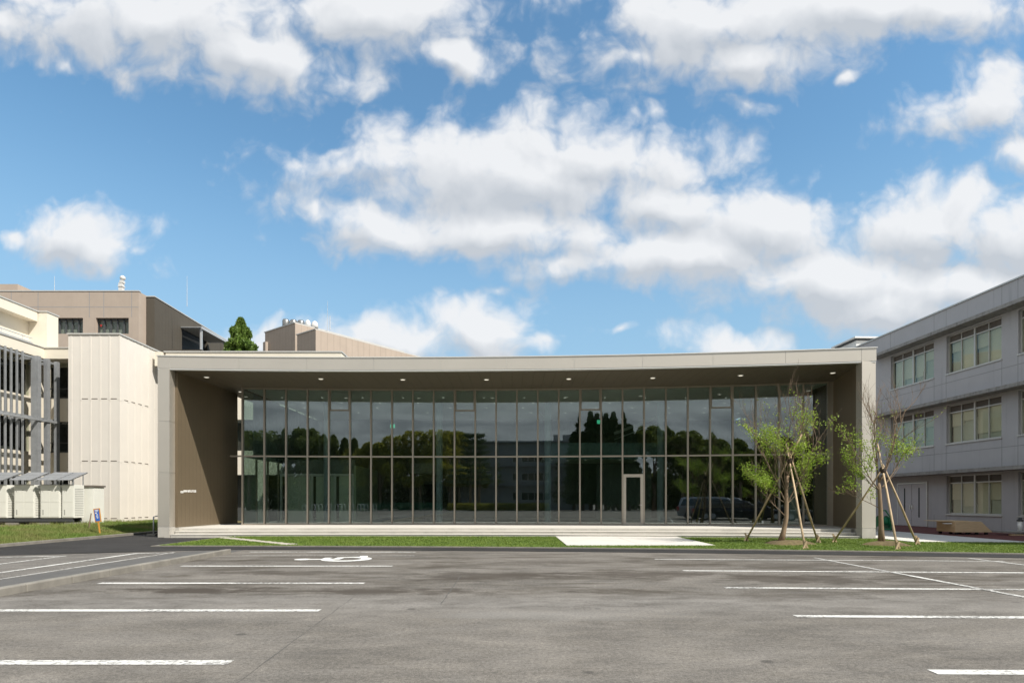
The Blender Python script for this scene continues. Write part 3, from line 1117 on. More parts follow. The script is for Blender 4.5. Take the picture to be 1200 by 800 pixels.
# white lettering on the sunlit porch wall (too small in the photograph to read: strokes only)
rng = random.Random(21)
lt = MB()
y = 24.50
for k in range(11):
    h = .085 if k < 6 else .10
    w = .082
    x = -13.60 + .15 * (y - yl - .405) / (29.28 - yl - .405) + .004
    z = 1.83 - .04 * (k < 2)
    bars = [(0, 1, .5, .16), (0, 1, .92, .16), (0, 1, .08, .16)]
    for (a, b, f, t) in bars:
        if rng.random() < .82:
            lt.box(x - .004, x + .006, y + w * a, y + w * b, z + h * (f - t / 2), z + h * (f + t / 2))
    for f in (.1, .5, .9):
        if rng.random() < .7:
            lt.box(x - .004, x + .007, y + w * (f - .09), y + w * (f + .09), z, z + h)
    y += .104
lt.build('sign_lettering', 'white_plastic', hall)

# inside the hall
MB().box(-12.25, 14.6, 37.8, 38.0, FLOOR, 6.598).build('back_wall', 'interior_dark', hall)
for x in (-9.6, -3.77, 1.86, 7.7):
    MB().lathe((x, 31.0, FLOOR), [(.17, .012), (.17, 6.2)], 20).build('column', 'interior_blue', hall)
# glazed lobby on the left
mat('lobby_cloth', (.74, .80, .66), .6, var=.04)
lb = MB()
lb.box(-12.0, -8.2, 30.9, 31.05, 2.75, 2.87)
for x in (-12.0, -10.4, -9.2, -8.28):
    lb.box(x, x + .08, 30.92, 31.03, FLOOR + .012, 2.75)
lbo = lb.build('lobby_frame', 'interior_white', hall)
for (a, b) in ((-11.7, -10.42), (-10.2, -9.25), (-9.0, -8.3)):
    MB().box(a, b, 31.1, 31.2, FLOOR + .012, 2.74).build('lobby_panel', 'lobby_cloth', lbo)
MB().box(-8.2, -8.1, 31.0, 36, FLOOR + .012, 3.3).build('lobby_side', 'interior_green', hall)
MB().box(-12.0, -8.2, 31.2, 31.3, 2.9, 3.6).build('lobby_bulkhead', 'interior_grey', hall)
ct = MB()
for k in range(64):
    y = 28.2 + 9.4 * k / 63
    x = -12.22 + .05 * math.sin(k * 1.9) + .004 * (k % 3)
    ct.v += [(x, y, 3.45), (x, y, 6.5), (x + .012, y, 3.45), (x + .012, y, 6.5)]
for k in range(63):
    a = 4 * k
    ct.f += [(a, a + 4, a + 5, a + 1), (a + 3, a + 7, a + 6, a + 2), (a, a + 2, a + 6, a + 4), (a + 1, a + 5, a + 7, a + 3)]
ct.build('curtain', mat('curtain_cloth', (.20, .25, .27), .9, var=.1), hall, True)
# right of the lobby: a soffit box and a dark doorway in the back
MB().box(-5.6, -3.9, 33, 35, 3.0, 3.55).build('bulkhead', 'interior_grey', hall)
MB().box(-4.95, -4.05, 33.5, 33.6, FLOOR + .012, 2.4).build('inner_door', 'black', hall)
# gallery and stair
MB().box(1.75, 8.4, 32.6, 36.5, 3.75, 3.95).build('gallery_floor', 'interior_green', hall)
MB().box(1.75, 8.4, 32.5, 32.59, 3.75, 4.62).build('gallery_front', 'interior_teal', hall)
bl = MB()
for k in range(12):
    bl.box(6.0 + .2 * k, 6.03 + .2 * k, 34.6, 34.63, 4.0, 5.0 + .09 * k)
bl.build('baluster', 'steel_dark', hall)
st = MB()
st.bar((5.9, 34.5, 5.35), (8.9, 34.5, 6.5), .12, .16)
st.bar((5.9, 34.5, 5.00), (8.9, 34.5, 6.15), .08, .06)
st.bar((2.0, 34.0, 6.05), (1.4, 33.0, 6.45), .06, .06)
st.build('stair_stringer', 'interior_white', hall)
MB().box(3.4, 5.0, 35.5, 35.6, 3.96, 6.2).build('gallery_doorway', 'black', hall)
MB().box(5.1, 8.4, 36.0, 36.1, FLOOR + .012, 3.7).build('inner_wall', 'interior_grey', hall)
MB().box(13.14, 13.56, 28.35, 28.75, FLOOR + .012, 2.35).build('inner_pier', 'interior_white', hall)
MB().box(13.75, 14.0, 29.2, 29.5, FLOOR + .012, 2.5).build('inner_pier', 'interior_white', hall)
for (x, y, z) in ((-6.6, 33.0, 5.6), (4.75, 32.4, 5.75)):
    MB().box(x - .13, x + .13, y, y + .05, z - .1, z + .1).build('exit_sign', 'exit_green', hall)
cl = None
for yy in (29.6, 31.2, 32.8, 34.6):
    for k in range(13):
        x = -11.4 + 2.0 * k + (.5 if yy in (31.2, 34.6) else 0)
        if cl is None:
            cl = MB().lathe((x, yy, 6.56), [(.05, -.012), (.05, -.002)], 12).build('ceiling_light', 'ceiling_glow', hall)
            c0 = (x, yy)
        else:
            a = cl.copy(); COL.objects.link(a)
            a.location = (x - c0[0], yy - c0[1], 0)
for k in range(7):
    x = 2.2 + .95 * k
    a = cl.copy(); COL.objects.link(a)
    a.location = (x - c0[0], 33.2 + .5 * (k % 2) - c0[1], 3.75 - 6.56)

# ------------------------------------------------------------------ grey school block on the right
school = thing('school_building', 'three storey grey painted building with stained concrete canopies over its rows of windows', 'building', (23, 30, 0))


def rf(y, inn=0.0):
    return (23.66 - .0286 * y + inn, y + .0286 * inn)


def rbox(mb, ya, yb, i0, i1, z0, z1):
    return mb.prism([rf(ya, i0), rf(ya, i1), rf(yb, i1), rf(yb, i0)], z0, z1)


YN, YF = 13.9, 46.0
BAYS = [(35.7, 32.2), (31.3, 27.9), (27.0, 23.55), (22.65, 19.2), (18.3, 14.85)]
FZ = [(.78, 2.78), (4.43, 6.43), (8.08, 10.08)]
ROOFZ = 11.5
w = MB()
lo = -.1
for (z0, z1) in FZ:
    rbox(w, YN, YF, 0, .3, lo, z0)
    ys = [YF] + [v for b in BAYS for v in b] + [YN]
    for k in range(0, len(ys), 2):
        rbox(w, ys[k + 1], ys[k], 0, .3, z0, z1)
    lo = z1
rbox(w, YN, YF, 0, .3, lo, ROOFZ)
w.prism([rf(YN, .3), rf(YN, 12), rf(YN + .3, 12), rf(YN + .3, .3)], -.1, ROOFZ)
w.prism([rf(YF - .3, .3), rf(YF - .3, 12), rf(YF, 12), rf(YF, .3)], -.1, ROOFZ)
w.prism([rf(YN + .3, 12), rf(YN + .3, 12.3), rf(YF - .3, 12.3), rf(YF - .3, 12)], -.1, ROOFZ)
w.build('wall', 'grey_paint', school)
MB().prism([rf(YN + .3, .3), rf(YN + .3, 12), rf(YF - .3, 12), rf(YF - .3, .3)], ROOFZ - .4, ROOFZ - .2).build('roof', 'dirty_concrete', school)
cp = MB()
rbox(cp, YN - .05, YF, -.06, .34, ROOFZ + .002, ROOFZ + .07)
cp.build('roof_coping', 'window_metal', school)
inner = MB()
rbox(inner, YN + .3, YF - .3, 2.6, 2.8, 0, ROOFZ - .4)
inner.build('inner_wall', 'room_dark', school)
for z in (2.86, 6.51, 10.16):
    c = MB()
    rbox(c, YN, 36.9, -.72, -.002, z, z + .13)
    rbox(c, YN, 36.9, -.72, -.66, z + .132, z + .17)
    c.build('canopy', 'dirty_concrete', school)
jt = MB()
for (ya, yb) in BAYS:
    for y in (ya + .02, yb - .02):
        for (z0, z1) in ((.0, .74), (3.06, 4.40), (6.71, 8.05), (10.36, 11.48)):
            rbox(jt, y - .012, y + .012, -.003, -.0005, z0, z1)
for z in (3.95, 7.62):
    rbox(jt, YN, YF, -.0035, -.0008, z, z + .025)
mat('joint_grey', (.27, .27, .275), .9)
jt.build('wall_joint', 'joint_grey', school)


def school_window(ya, yb, z0, z1, rng):
    """a pair of sliding windows with a louvre band above; ya is the far jamb"""
    f = MB()
    mid = (ya + yb) / 2
    d0, d1 = .12, .20
    rbox(f, yb, ya, d0, d1, z0, z0 + .07)
    rbox(f, yb, ya, d0, d1, z1 - .05, z1)
    zt = z1 - .42
    for y in (ya - .03, mid, yb + .03):
        h = .05 if y == mid else .03
        rbox(f, y - h, y + h, d0 - .01, d1 + .01, z0 + .07, z1 - .05)
    for (u, v) in ((ya - .06, mid + .05), (mid - .05, yb + .06)):
        rbox(f, v, u, d0, d1, zt, zt + .06)
        m = (u + v) / 2
        rbox(f, m - .02, m + .02, d0, d1, z0 + .07, zt)
        rbox(f, m - .02, m + .02, d0, d1, zt + .06, z1 - .05)
    fo = f.build('window', 'window_metal', school)
    s = MB()
    rbox(s, yb - .03, ya + .03, -.05, -.002, z0 - .05, z0 + .01)
    s.build('sill', 'window_metal', fo)
    g = MB()
    rbox(g, yb + .06, ya - .06, .155, .162, z0 + .07, zt)
    g.build('glass', CLEAR, fo)
    lv = MB()
    for k in range(5):
        rbox(lv, yb + .07, ya - .07, .17, .19, zt + .07 + .06 * k, zt + .12 + .06 * k)
    rbox(lv, yb + .06, ya - .06, .23, .25, zt + .06, z1 - .05)
    lv.build('louvre', 'louvre_brown', fo)
    n = 4
    top, low = MB(), MB()
    for k in range(n):
        a = yb + .06 + (ya - yb - .12) * k / n + .012
        b = yb + .06 + (ya - yb - .12) * (k + 1) / n - .012
        h = z0 + (rng.choice((.35, .42, .75, .9, 1.1)) if rng.random() < .85 else .0)
        off = .24 + .03 * (k % 2)
        rbox(top, a, b, off, off + .01, h, zt + .04)
        rbox(low, a, b, off + .05, off + .06, z0, h + .1)
    top.build('blind', 'blind_cream', fo)
    low.build('curtain', 'blind_green', fo)


rng = random.Random(12)
for k, (ya, yb) in enumerate(BAYS):
    for fl_, (z0, z1) in enumerate(FZ):
        if fl_ == 0 and k == 0:
            continue
        school_window(ya, yb, z0, z1, rng)
# double door in the far ground floor bay, its opening filled round the leaves
d = MB()
rbox(d, 35.05, 35.7, .01, .3, .78, 2.78)
rbox(d, 32.2, 32.7, .01, .3, .78, 2.78)
rbox(d, 32.7, 35.05, .01, .3, 2.45, 2.78)
d.build('door_surround', 'grey_paint', school)
d = MB()
rbox(d, 32.74, 33.86, -.03, -.004, .06, 2.42)
rbox(d, 33.89, 35.01, -.03, -.004, .06, 2.42)
do = d.build('double_door', 'grey_door', school)
for y in (33.28, 34.45):
    d = MB()
    rbox(d, y - .05, y + .05, -.036, -.031, .55, 2.2)
    d.build('vision_strip', 'black', do)
d = MB()
rbox(d, 33.78, 33.81, -.09, -.031, 1.0, 1.25)
rbox(d, 33.94, 33.97, -.09, -.031, 1.0, 1.25)
d.build('handle', 'cap_metal', do)
d = MB()
rbox(d, 35.02, 35.10, -.04, -.003, .06, 2.50)
rbox(d, 32.65, 32.73, -.04, -.003, .06, 2.50)
rbox(d, 32.73, 35.02, -.04, -.003, 2.43, 2.50)
d.build('door_frame', 'window_metal', do)
# plant cabin on the roof of the school
pc = MB()
rbox(pc, 39.6, 42, .3, 2.1, ROOFZ - .2, 12.1)
pco = pc.build('rooftop_cabin', 'interior_white', school)
pc = MB()
rbox(pc, 39.4, 42.2, .1, 2.3, 12.22, 12.32)
pc.build('cabin_roof', 'white_plastic', pco)
pc = MB()
rbox(pc, 39.55, 42.02, .25, 2.15, 12.101, 12.219)
pc.build('cabin_vent', 'steel_dark', pco)

# timber ramp on casters, drain slab and little post by the school wall
rp = thing('wooden_ramp', 'folded plywood ramp box with a sloping end lying by the grey wall', 'ramp', (20.2, 25.5, 0))
x0, yb_ = 18.45, 25.6


def slantbox(xa, xb_top, xb, y0, y1, z0, z1):
    return MB().add([(xa, y0, z0), (xb, y0, z0), (xb_top, y0, z1), (xa, y0, z1), (xa, y1, z0), (xb, y1, z0), (xb_top, y1, z1), (xa, y1, z1)],
                    [(0, 1, 2, 3), (7, 6, 5, 4), (0, 4, 5, 1), (1, 5, 6, 2), (2, 6, 7, 3), (3, 7, 4, 0)])


slantbox(18.62, 19.72, 20.2, 25.1, 26.2, .15, .60).build('ramp_box', 'ramp_ply', rp)
MB().box(18.05, 19.3, 25.25, 26.2, .603, .622).build('top_board', 'ramp_ply', rp)
MB().box(18.30, 18.60, 25.25, 25.4, .49, .53).build('handle_bar', 'white_plastic', rp)
for x in (18.75, 19.2, 19.6, 20.0):
    for y in (25.2, 26.15):
        MB().box(x - .06, x + .06, y - .03, y + .03, .045, .149).build('caster', 'rubber', rp)
ds = thing('drain_cover', 'low dark concrete slab on blocks beside the wooden ramp', 'slab', (21.2, 24.9, 0))
MB().box(20.35, 22.0, 24.5, 25.4, .14, .21).build('slab', 'dirty_concrete', ds)
MB().box(20.45, 20.95, 24.35, 24.6, .05, .10).build('timber_offcut', 'stake_wood', ds)
MB().box(21.3, 21.9, 24.6, 25.3, .045, .138).build('block', 'steel_dark', ds)
bn = thing('standpipe_post', 'short white post with a dark collar standing on the concrete slab', 'post', (21.35, 25.1, .21))
MB().lathe((21.35, 25.1, .21), [(.085, .001), (.085, .40)], 16).build('post', 'white_plastic', bn, True)
MB().lathe((21.35, 25.1, .21), [(.115, .401), (.12, .46), (.06, .48), (.05, .56), (.03, .57)], 16).build('collar', 'steel_dark', bn)
gc = thing('hose_cart', 'small green hose reel cart on wheels half hidden behind the thin tree trunk', 'hose cart', (17.3, 27.8, .05))
gb = MB()
gb.box(17.0, 17.55, 27.6, 27.64, .12, .18)
gb.box(17.0, 17.04, 27.6, 28.1, .12, .7)
gb.box(17.5, 17.54, 27.6, 28.1, .12, .7)
gb.bar((17.05, 27.6, .68), (17.2, 27.75, 1.02), .05, .05)
gb.bar((17.50, 27.6, .68), (17.35, 27.75, 1.02), .05, .05)
gb.bar((17.18, 27.75, 1.02), (17.37, 27.75, 1.02), .05, .05)
gb.build('cart_frame', 'green_paint', gc)
rl = MB()
for (x, r) in ((17.08, .26), (17.44, .26)):
    rl.tube([(x, 27.85, .52), (x + .03, 27.85, .52)], r, 18)
rl.tube([(17.11, 27.85, .52), (17.44, 27.85, .52)], .18, 16)
rl.build('hose_reel', 'green_paint', gc)
for x in (17.0, 17.6):
    MB().tube([(x - .03, 27.7, .17), (x + .03, 27.7, .17)], .12, 16).build('wheel', 'galvanised', gc)

mat('fin_steel', (.33, .345, .36), .55, metal=.4, var=.12, vscale=3)

# ------------------------------------------------------------------ cream block with steel fins on the left
cream = thing('cream_building', 'cream coloured building with dark glazing behind grey steel sunshade columns', 'building', (-29, 36, 0))
CX, CY = -28.57, 36.5
cw = MB()
for (z0, z1) in ((-.1, 1.0), (3.0, 4.5), (6.45, 7.9)):
    cw.box(CX - 1.3, CX - 1.03, 8, CY + 1.02, z0, z1)
    cw.box(CX - 1.03, -25.5, CY + 1.02, CY + 1.3, z0, z1)
cw.box(CX - 1.42, CX - .75, CY + .35, CY + 1.0, -.1, 10.15)
cw.build('wall', 'cream_wall', cream)
cn = MB()
cn.box(CX - 14, CX, 7.6, CY + 3, 10.15, 10.78)
cn.box(CX + .002, -25.99, CY, CY + 3, 10.15, 10.78)
cn.build('cornice', 'cream_wall', cream)
cc = MB()
cc.box(CX - 14, CX + .05, 7.55, CY - .05, 10.783, 10.84)
cc.box(CX - .2, -25.98, CY - .05, CY + 3, 10.785, 10.842)
cc.build('cornice_cap', 'window_metal', cream)
up = MB()
up.box(CX - 14, CX - 1.9, 7.6, 38.6, 10.85, 13.35)
up.box(CX - 1.9, CX - 1.30, 7.6, 37.6, 12.75, 13.35)
up.box(CX - 1.9, CX - .75, 37.65, 38.6, 10.85, 13.352)
up.build('upper_storey', 'cream_wall', cream)
uc = MB()
uc.box(CX - 14, CX - 1.25, 7.55, 37.6, 13.355, 13.42)
uc.box(CX - 1.9, CX - .70, 37.6, 38.65, 13.357, 13.422)
uc.build('upper_cap', 'window_metal', cream)
rl_ = MB()
for z in (11.05, 11.3):
    rl_.tube([(CX - .5, 10, z), (CX - .5, CY - .3, z)], .03, 6)
for k in range(18):
    rl_.tube([(CX - .5, 10 + 1.5 * k, 10.84), (CX - .5, 10 + 1.5 * k, 11.3)], .02, 6)
rl_.build('roof_rail', 'galvanised', cream)
gl = MB()
for (z0, z1) in ((1.0, 3.0), (4.5, 6.45), (7.9, 10.15)):
    gl.box(CX - 1.22, CX - 1.19, 8, CY + .3, z0, z1)
    gl.box(CX - .7, -25.5, CY + 1.15, CY + 1.18, z0, z1)
gl.build('window_glass', CLEAR, cream)
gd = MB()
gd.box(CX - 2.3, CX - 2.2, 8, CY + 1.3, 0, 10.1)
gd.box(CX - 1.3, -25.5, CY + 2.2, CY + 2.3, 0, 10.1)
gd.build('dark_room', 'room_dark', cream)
gm = MB()
for (z0, z1) in ((1.0, 3.0), (4.5, 6.45), (7.9, 10.15)):
    for k in range(14):
        y = 10 + 2.0 * k
        gm.box(CX - 1.25, CX - 1.12, y - .035, y + .035, z0, z1)
    for x in (-27.6, -26.9, -26.2):
        gm.box(x - .035, x + .035, CY + 1.08, CY + 1.24, z0, z1)
    gm.box(CX - .7, -25.5, CY + 1.0, CY + 1.25, z0 + .002, z0 + .07)
    gm.box(CX - .7, -25.5, CY + 1.1, CY + 1.25, z0 + .6, z0 + .65)
gm.build('window_frame', 'steel_dark', cream)
for (x, z) in ((-27.55, 5.9), (-26.45, 5.9), (-27.55, 2.6), (-26.45, 2.6)):
    MB().box(x - .13, x + .13, CY + .93, CY + 1.019, z + .70, z + 1.02).build('wall_vent', 'steel_dark', cream)
for k in range(14):
    y = 34.05 - .39 * k
    MB().box(-27.95, -27.85, y - .03, y + .03, .3, 10.0 - .004 * k).build('fin', 'fin_steel', cream)
for (x, y, wd) in ((-27.85, 34.95, .21), (-27.75, 35.65, .11), (-27.75, 36.42, .09), (-27.85, 30.0, .21), (-27.85, 25.0, .21)):
    MB().box(x - wd, x + wd, y - .12, y + .12, .2, 9.93).build('steel_column', 'fin_steel', cream)
bm_ = MB()
bm_.box(-28.1, -27.99, 12, 36.5, 9.78, 9.90)
bm_.box(-28.1, -27.99, 12, 36.6, 6.30, 6.42)
bm_.box(-27.7, -27.58, 26, 36.4, 6.15, 6.28)
for y in (30, 32.6, 35.0, 36.45):
    bm_.box(-29.5, -28.1, y - .05, y + .05, 6.27, 6.43)
    bm_.box(-29.5, -28.1, y - .05, y + .05, 9.74, 9.90)
bm_.build('steel_beam', 'fin_steel', cream)

# windowless cream annexe with ribbed panels
ann = thing('panel_annexe', 'windowless cream annexe clad in ribbed panels beside the dark bronze porch wall', 'building', (-24, 38, 0))
AX0, AX1, AY, AZ = -26.0, -23.0, 35.0, 11.2
MB().prism([(AX0, AY), (AX1, AY), (AX1 - .17, 40), (AX1 - .17, 44), (AX0, 44)], .05, AZ).build('wall', 'cream_panel', ann)
rb = MB()
zz = (.26, 3.70, 7.33, AZ - .02)
for k in range(6):
    x = AX0 + .12 + .605 * k * .93
    for a, b in zip(zz[:-1], zz[1:]):
        rb.box(x, x + .11, AY - .012, AY - .0005, a + .02, b - .02)
for k in range(7):
    y = AY + .12 + .70 * k
    for a, b in zip(zz[:-1], zz[1:]):
        rb.box(AX1 - .034 * (y - AY) - .01, AX1 - .034 * (y - AY) + .010, y, y + .11, a + .02, b - .02)
rb.build('rib', 'cream_panel', ann)
sl_ = MB()
for z in (.42, 3.78, 7.42):
    for k in range(4):
        x = AX0 + .80 + .5627 * k
        sl_.box(x + .0, x + .36, AY - .006, AY - .0015, z, z + .05)
        y = AY + .45 + .70 * k
        sl_.box(AX1 - .034 * (y - AY) - .03, AX1 - .034 * (y - AY) + .003, y, y + .36, z, z + .05)
sl_.build('vent_slot', 'louvre_brown', ann)
MB().prism([(AX0 - .05, AY - .06), (AX1 + .06, AY - .06), (AX1 - .11, 39.98), (AX1 - .3, 44), (AX0 - .05, 44)], AZ + .002, AZ + .08).build('coping', 'window_metal', ann)

# link block between annexe and hall, glimpsed through the porch
lk = thing('link_building', 'cream parapet block with ribbon windows, seen above and behind the left end of the hall', 'building', (-17, 42, 0))
lw_ = MB()
for (z0, z1) in ((3.15, 4.7), (6.7, 8.2), (10.05, 11.02)):
    lw_.box(-22.3, -11.0, 38.45, 38.75, z0, z1)
    lw_.box(-11.3, -11.0, 38.75, 46, z0, z1)
for x in (-22.25, -19.4, -16.4, -13.6):
    lw_.box(x, x + .4, 38.46, 38.74, -.05, 10.05)
lw_.build('wall', 'cream_wall', lk)
MB().box(-22.2, -11.1, 38.62, 38.66, 4.7, 6.7).build('window_glass', CLEAR, lk)
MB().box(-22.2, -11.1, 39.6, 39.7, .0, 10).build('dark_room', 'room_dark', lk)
MB().box(-22.4, -10.95, 38.40, 46, 11.025, 11.1).build('coping', 'window_metal', lk)
MB().box(-22.85, -22.42, 38.2, 38.9, 10.1, 11.0).build('parapet_end', 'cream_wall', lk)

# ------------------------------------------------------------------ tall tan block with a dark brown wing, far left
tan = thing('tan_tower', 'tall tan block with two recessed ribbon windows rising behind the cream building', 'building', (-50, 66, 0))
TY = 60.0
tw = MB()
tw.box(-80, -37.5, TY, TY + .5, -.1, 18.25)
for (a, b) in ((-80, -46.3), (-43.1, -41.8), (-38.5, -37.5)):
    tw.box(a, b, TY, TY + .5, 18.25, 19.85)
tw.box(-80, -37.5, TY, TY + .5, 19.85, 22.5)
tw.prism([(-37.5, TY), (-37.50, TY + .5), (-37.6, 80), (-37.9, 80), (-37.9, TY + .5)][1:] , -.1, 22.5)
tw.build('wall', 'tan_wall', tan)
MB().box(-80, -37.9, TY + .5, 80, 22.0, 22.3).build('roof', 'tan_wall', tan)
tc_ = MB()
tc_.box(-80, -37.45, TY - .05, TY + .3, 22.502, 22.6)
tc_.build('coping', 'window_metal', tan)
tj = MB()
for x in (-50.3, -47.6, -42.45, -41.0, -38.2):
    tj.box(x - .03, x + .03, TY - .004, TY - .0005, 19.9, 22.5)
tj.box(-80, -37.5, TY - .005, TY - .001, 20.9, 20.96)
tj.build('wall_joint', 'joint_grey', tan)
for (a, b, n) in ((-46.3, -43.1, 5), (-41.8, -38.5, 5)):
    f = MB()
    for k in range(n + 1):
        x = a + (b - a) * k / n
        f.box(x - .06, x + .06, TY + .30, TY + .40, 18.25, 19.85)
    f.box(a + .06, b - .06, TY + .30, TY + .40, 19.70, 19.85)
    fo = f.build('window', 'steel_dark', tan)
    MB().box(a, b, TY + .41, TY + .43, 18.25, 19.85).build('glass', CLEAR, fo)
    MB().box(a, b, TY + .55, TY + .6, 18.2, 19.6).build('blind', mat('tan_blind', (.30, .32, .32), .9), fo)
    MB().add([(a + .2, TY + .29, 19.25), (a + .45, TY + .29, 19.25), (a + .325, TY + .29, 19.0), (a + .2, TY + .295, 19.25), (a + .45, TY + .295, 19.25), (a + .325, TY + .295, 19.0)],
             [(0, 1, 2), (5, 4, 3), (0, 3, 4, 1), (1, 4, 5, 2), (2, 5, 3, 0)]).build('fire_access_mark', 'tail_red', fo)
MB().box(-80, -50.5, TY + 1, 70, 22.3, 23.6).build('upper_block', 'tan_wall', tan)
# little white vent tower with a ball top
vt = MB()
vx = -39.9
vt.box(vx - .30, vx + .06, 61, 61.4, 22.3, 23.75)
vt.box(vx - .34, vx + .12, 60.95, 61.45, 23.35, 23.45)
vt.box(vx - .18, vx + .12, 60.98, 61.42, 23.755, 24.0)
vt.build('roof_vent', 'roof_white', tan)
MB().lathe((vx - .02, 61.25, 24.05), [(.08, 0), (.22, .1), (.27, .25), (.22, .4), (.08, .5)], 16).build('vent_ball', 'roof_white', tan, True)
for (x, y, z0, z1) in ((-47.1, 61.5, 22.3, 24.6), (-34.0, 62.5, 21.8, 25.0)):
    MB().tube([(x, y, z0), (x, y, z1)], [.03, .012], 6).build('lightning_rod', 'galvanised', tan)

brw = thing('brown_wing', 'dark brown windowless wing with a covered roof landing, in front of the tan tower', 'building', (-40, 68, 0))
BY = 61.2
bw = MB()
bw.prism([(-37.44, BY), (-36.62, BY), (-36.80, 66.6), (-37.44, 66.6)], -.1, 22.35)
bw.prism([(-37.44, 66.6), (-36.80, 66.6), (-37.0, 72.6), (-37.44, 72.6)], -.1, 18.2)
bw.prism([(-37.44, 66.6), (-36.80, 66.6), (-37.0, 72.6), (-37.44, 72.6)], 20.9, 22.35)
bw.prism([(-37.44, 72.6), (-37.0, 72.6), (-37.3, 81), (-37.44, 81)], -.1, 22.35)
bw.build('wall', 'brown_ribbed', brw)
bc = MB()
bc.prism([(-37.44, BY - .06), (-36.56, BY - .06), (-37.24, 81), (-37.4, 81)], 22.352, 22.45)
bc.build('coping', 'window_metal', brw)
MB().box(-37.40, -37.30, 66.6, 72.6, 18.2, 20.9).build('landing_doorway', 'black', brw)
lp_ = MB()
lp_.box(-37.4, -34.5, 66.5, 72.6, 17.7, 18.3)
lp_.build('landing', 'brown_wall', brw)
lr = MB()
for k in range(12):
    lr.box(-36.78 + .19 * k, -36.78 + .19 * k + .12, 66.35, 72.6, 20.66, 20.74)
lr.box(-36.78, -34.45, 66.3, 72.7, 20.742, 20.80)
lr.box(-34.5, -34.38, 66.28, 72.7, 20.55, 20.85)
lr.build('landing_roof', 'galvanised', brw)
for (x, y) in ((-34.62, 66.55), (-34.62, 71.8)):
    MB().box(x - .1, x + .1, y - .1, y + .1, 18.302, 20.65).build('roof_post', 'galvanised', brw)
MB().box(-34.58, -34.52, 70.9, 72.5, 18.3, 20.2).build('landing_screen', 'brown_wall', brw)

# ------------------------------------------------------------------ second tan block turned to the lane, centre left
t2 = thing('tan_block', 'tan block turned corner on with steel tanks on its flat roof behind the hall', 'building', (-16, 64, 0))


def corner_block(c, a, b, la, lb, z0, z1):
    """block with its near corner at c, walls along a (left) and b (right)"""
    c, a, b = Vector((*c, 0)), Vector((*a, 0)).normalized(), Vector((*b, 0)).normalized()
    p = [c, c + b * lb, c + b * lb + a * la, c + a * la]
    return MB().prism([(q.x, q.y) for q in p], z0, z1)


da, db = (-.787, .617), (.602, .799)
corner_block((-19.06, 58), da, db, 3.2, 17.0, -.1, 18.1).build('front_volume', 'tan_ribbed', t2)
corner_block((-22.3, 61.4), da, db, 5.8, 15.0, -.1, 19.75).build('rear_volume', 'tan_ribbed', t2)
corner_block((-19.10, 57.95), da, db, 3.3, 17.1, 18.102, 18.2).build('coping', 'window_metal', t2)
corner_block((-22.34, 61.35), da, db, 5.9, 15.1, 19.752, 19.85).build('coping', 'window_metal', t2)
corner_block((-26.5, 64.2), da, db, .5, .5, -.1, 18.6).build('corner_pier', 'tan_wall', t2)
mat('tank_steel', (.30, .30, .29), .35, metal=.8)
for k in range(3):
    MB().lathe((-24.6 + .75 * k, 65.0 + .2 * k, 19.7), [(.36, .1), (.38, 1.35), (.30, 1.5)], 18).build('roof_tank', 'tank_steel', t2, True)
for (dx_, dy_, s) in ((-21.6, 63.2, .30), (-21.0, 63.6, .36)):
    MB().lathe((dx_, dy_, 19.8), [(s, .0), (s, .35), (s * .8, .65), (s * .3, .8)], 16).build('roof_dome', 'roof_white', t2, True)
MB().tube([(-19.5, 64.0, 19.8), (-19.5, 64.0, 21.3)], [.05, .03], 6).build('roof_aerial', 'galvanised', t2)
MB().tube([(-18.4, 59.6, 18.1), (-18.4, 59.6, 21.4)], [.03, .012], 6).build('lightning_rod', 'galvanised', t2)

# ------------------------------------------------------------------ outdoor units on their rack
UY = 30.5
rack = thing('unit_rack', 'dark steel beam rack on concrete blocks carrying the row of white outdoor units', 'rack', (-25, 30.8, 0))
rk = MB()
for y in (UY + .08, UY + .62):
    rk.box(-33, -22.45, y - .06, y + .06, .42, .55)
    rk.box(-33, -22.45, y - .02, y + .02, .36, .42)
for x in (-32, -29.3, -26.6, -24.3, -22.8):
    rk.box(x - .05, x + .05, UY + .15, UY + .55, .44, .54)
rk.build('beam', 'steel_dark', rack)
for x in (-31.8, -29.2, -25.45, -23.85, -22.45):
    MB().prism([(x - .30, UY - .15), (x + .22, UY - .15), (x + .22, UY + .75), (x - .30, UY + .75)], .0, .355).build('concrete_block', 'kerb_concrete', rack)


mat('hood_steel', (.30, .31, .32), .55, metal=.3, var=.15, vscale=5)
mat('fin_steel', (.34, .355, .37), .55, metal=.4, var=.12, vscale=3)


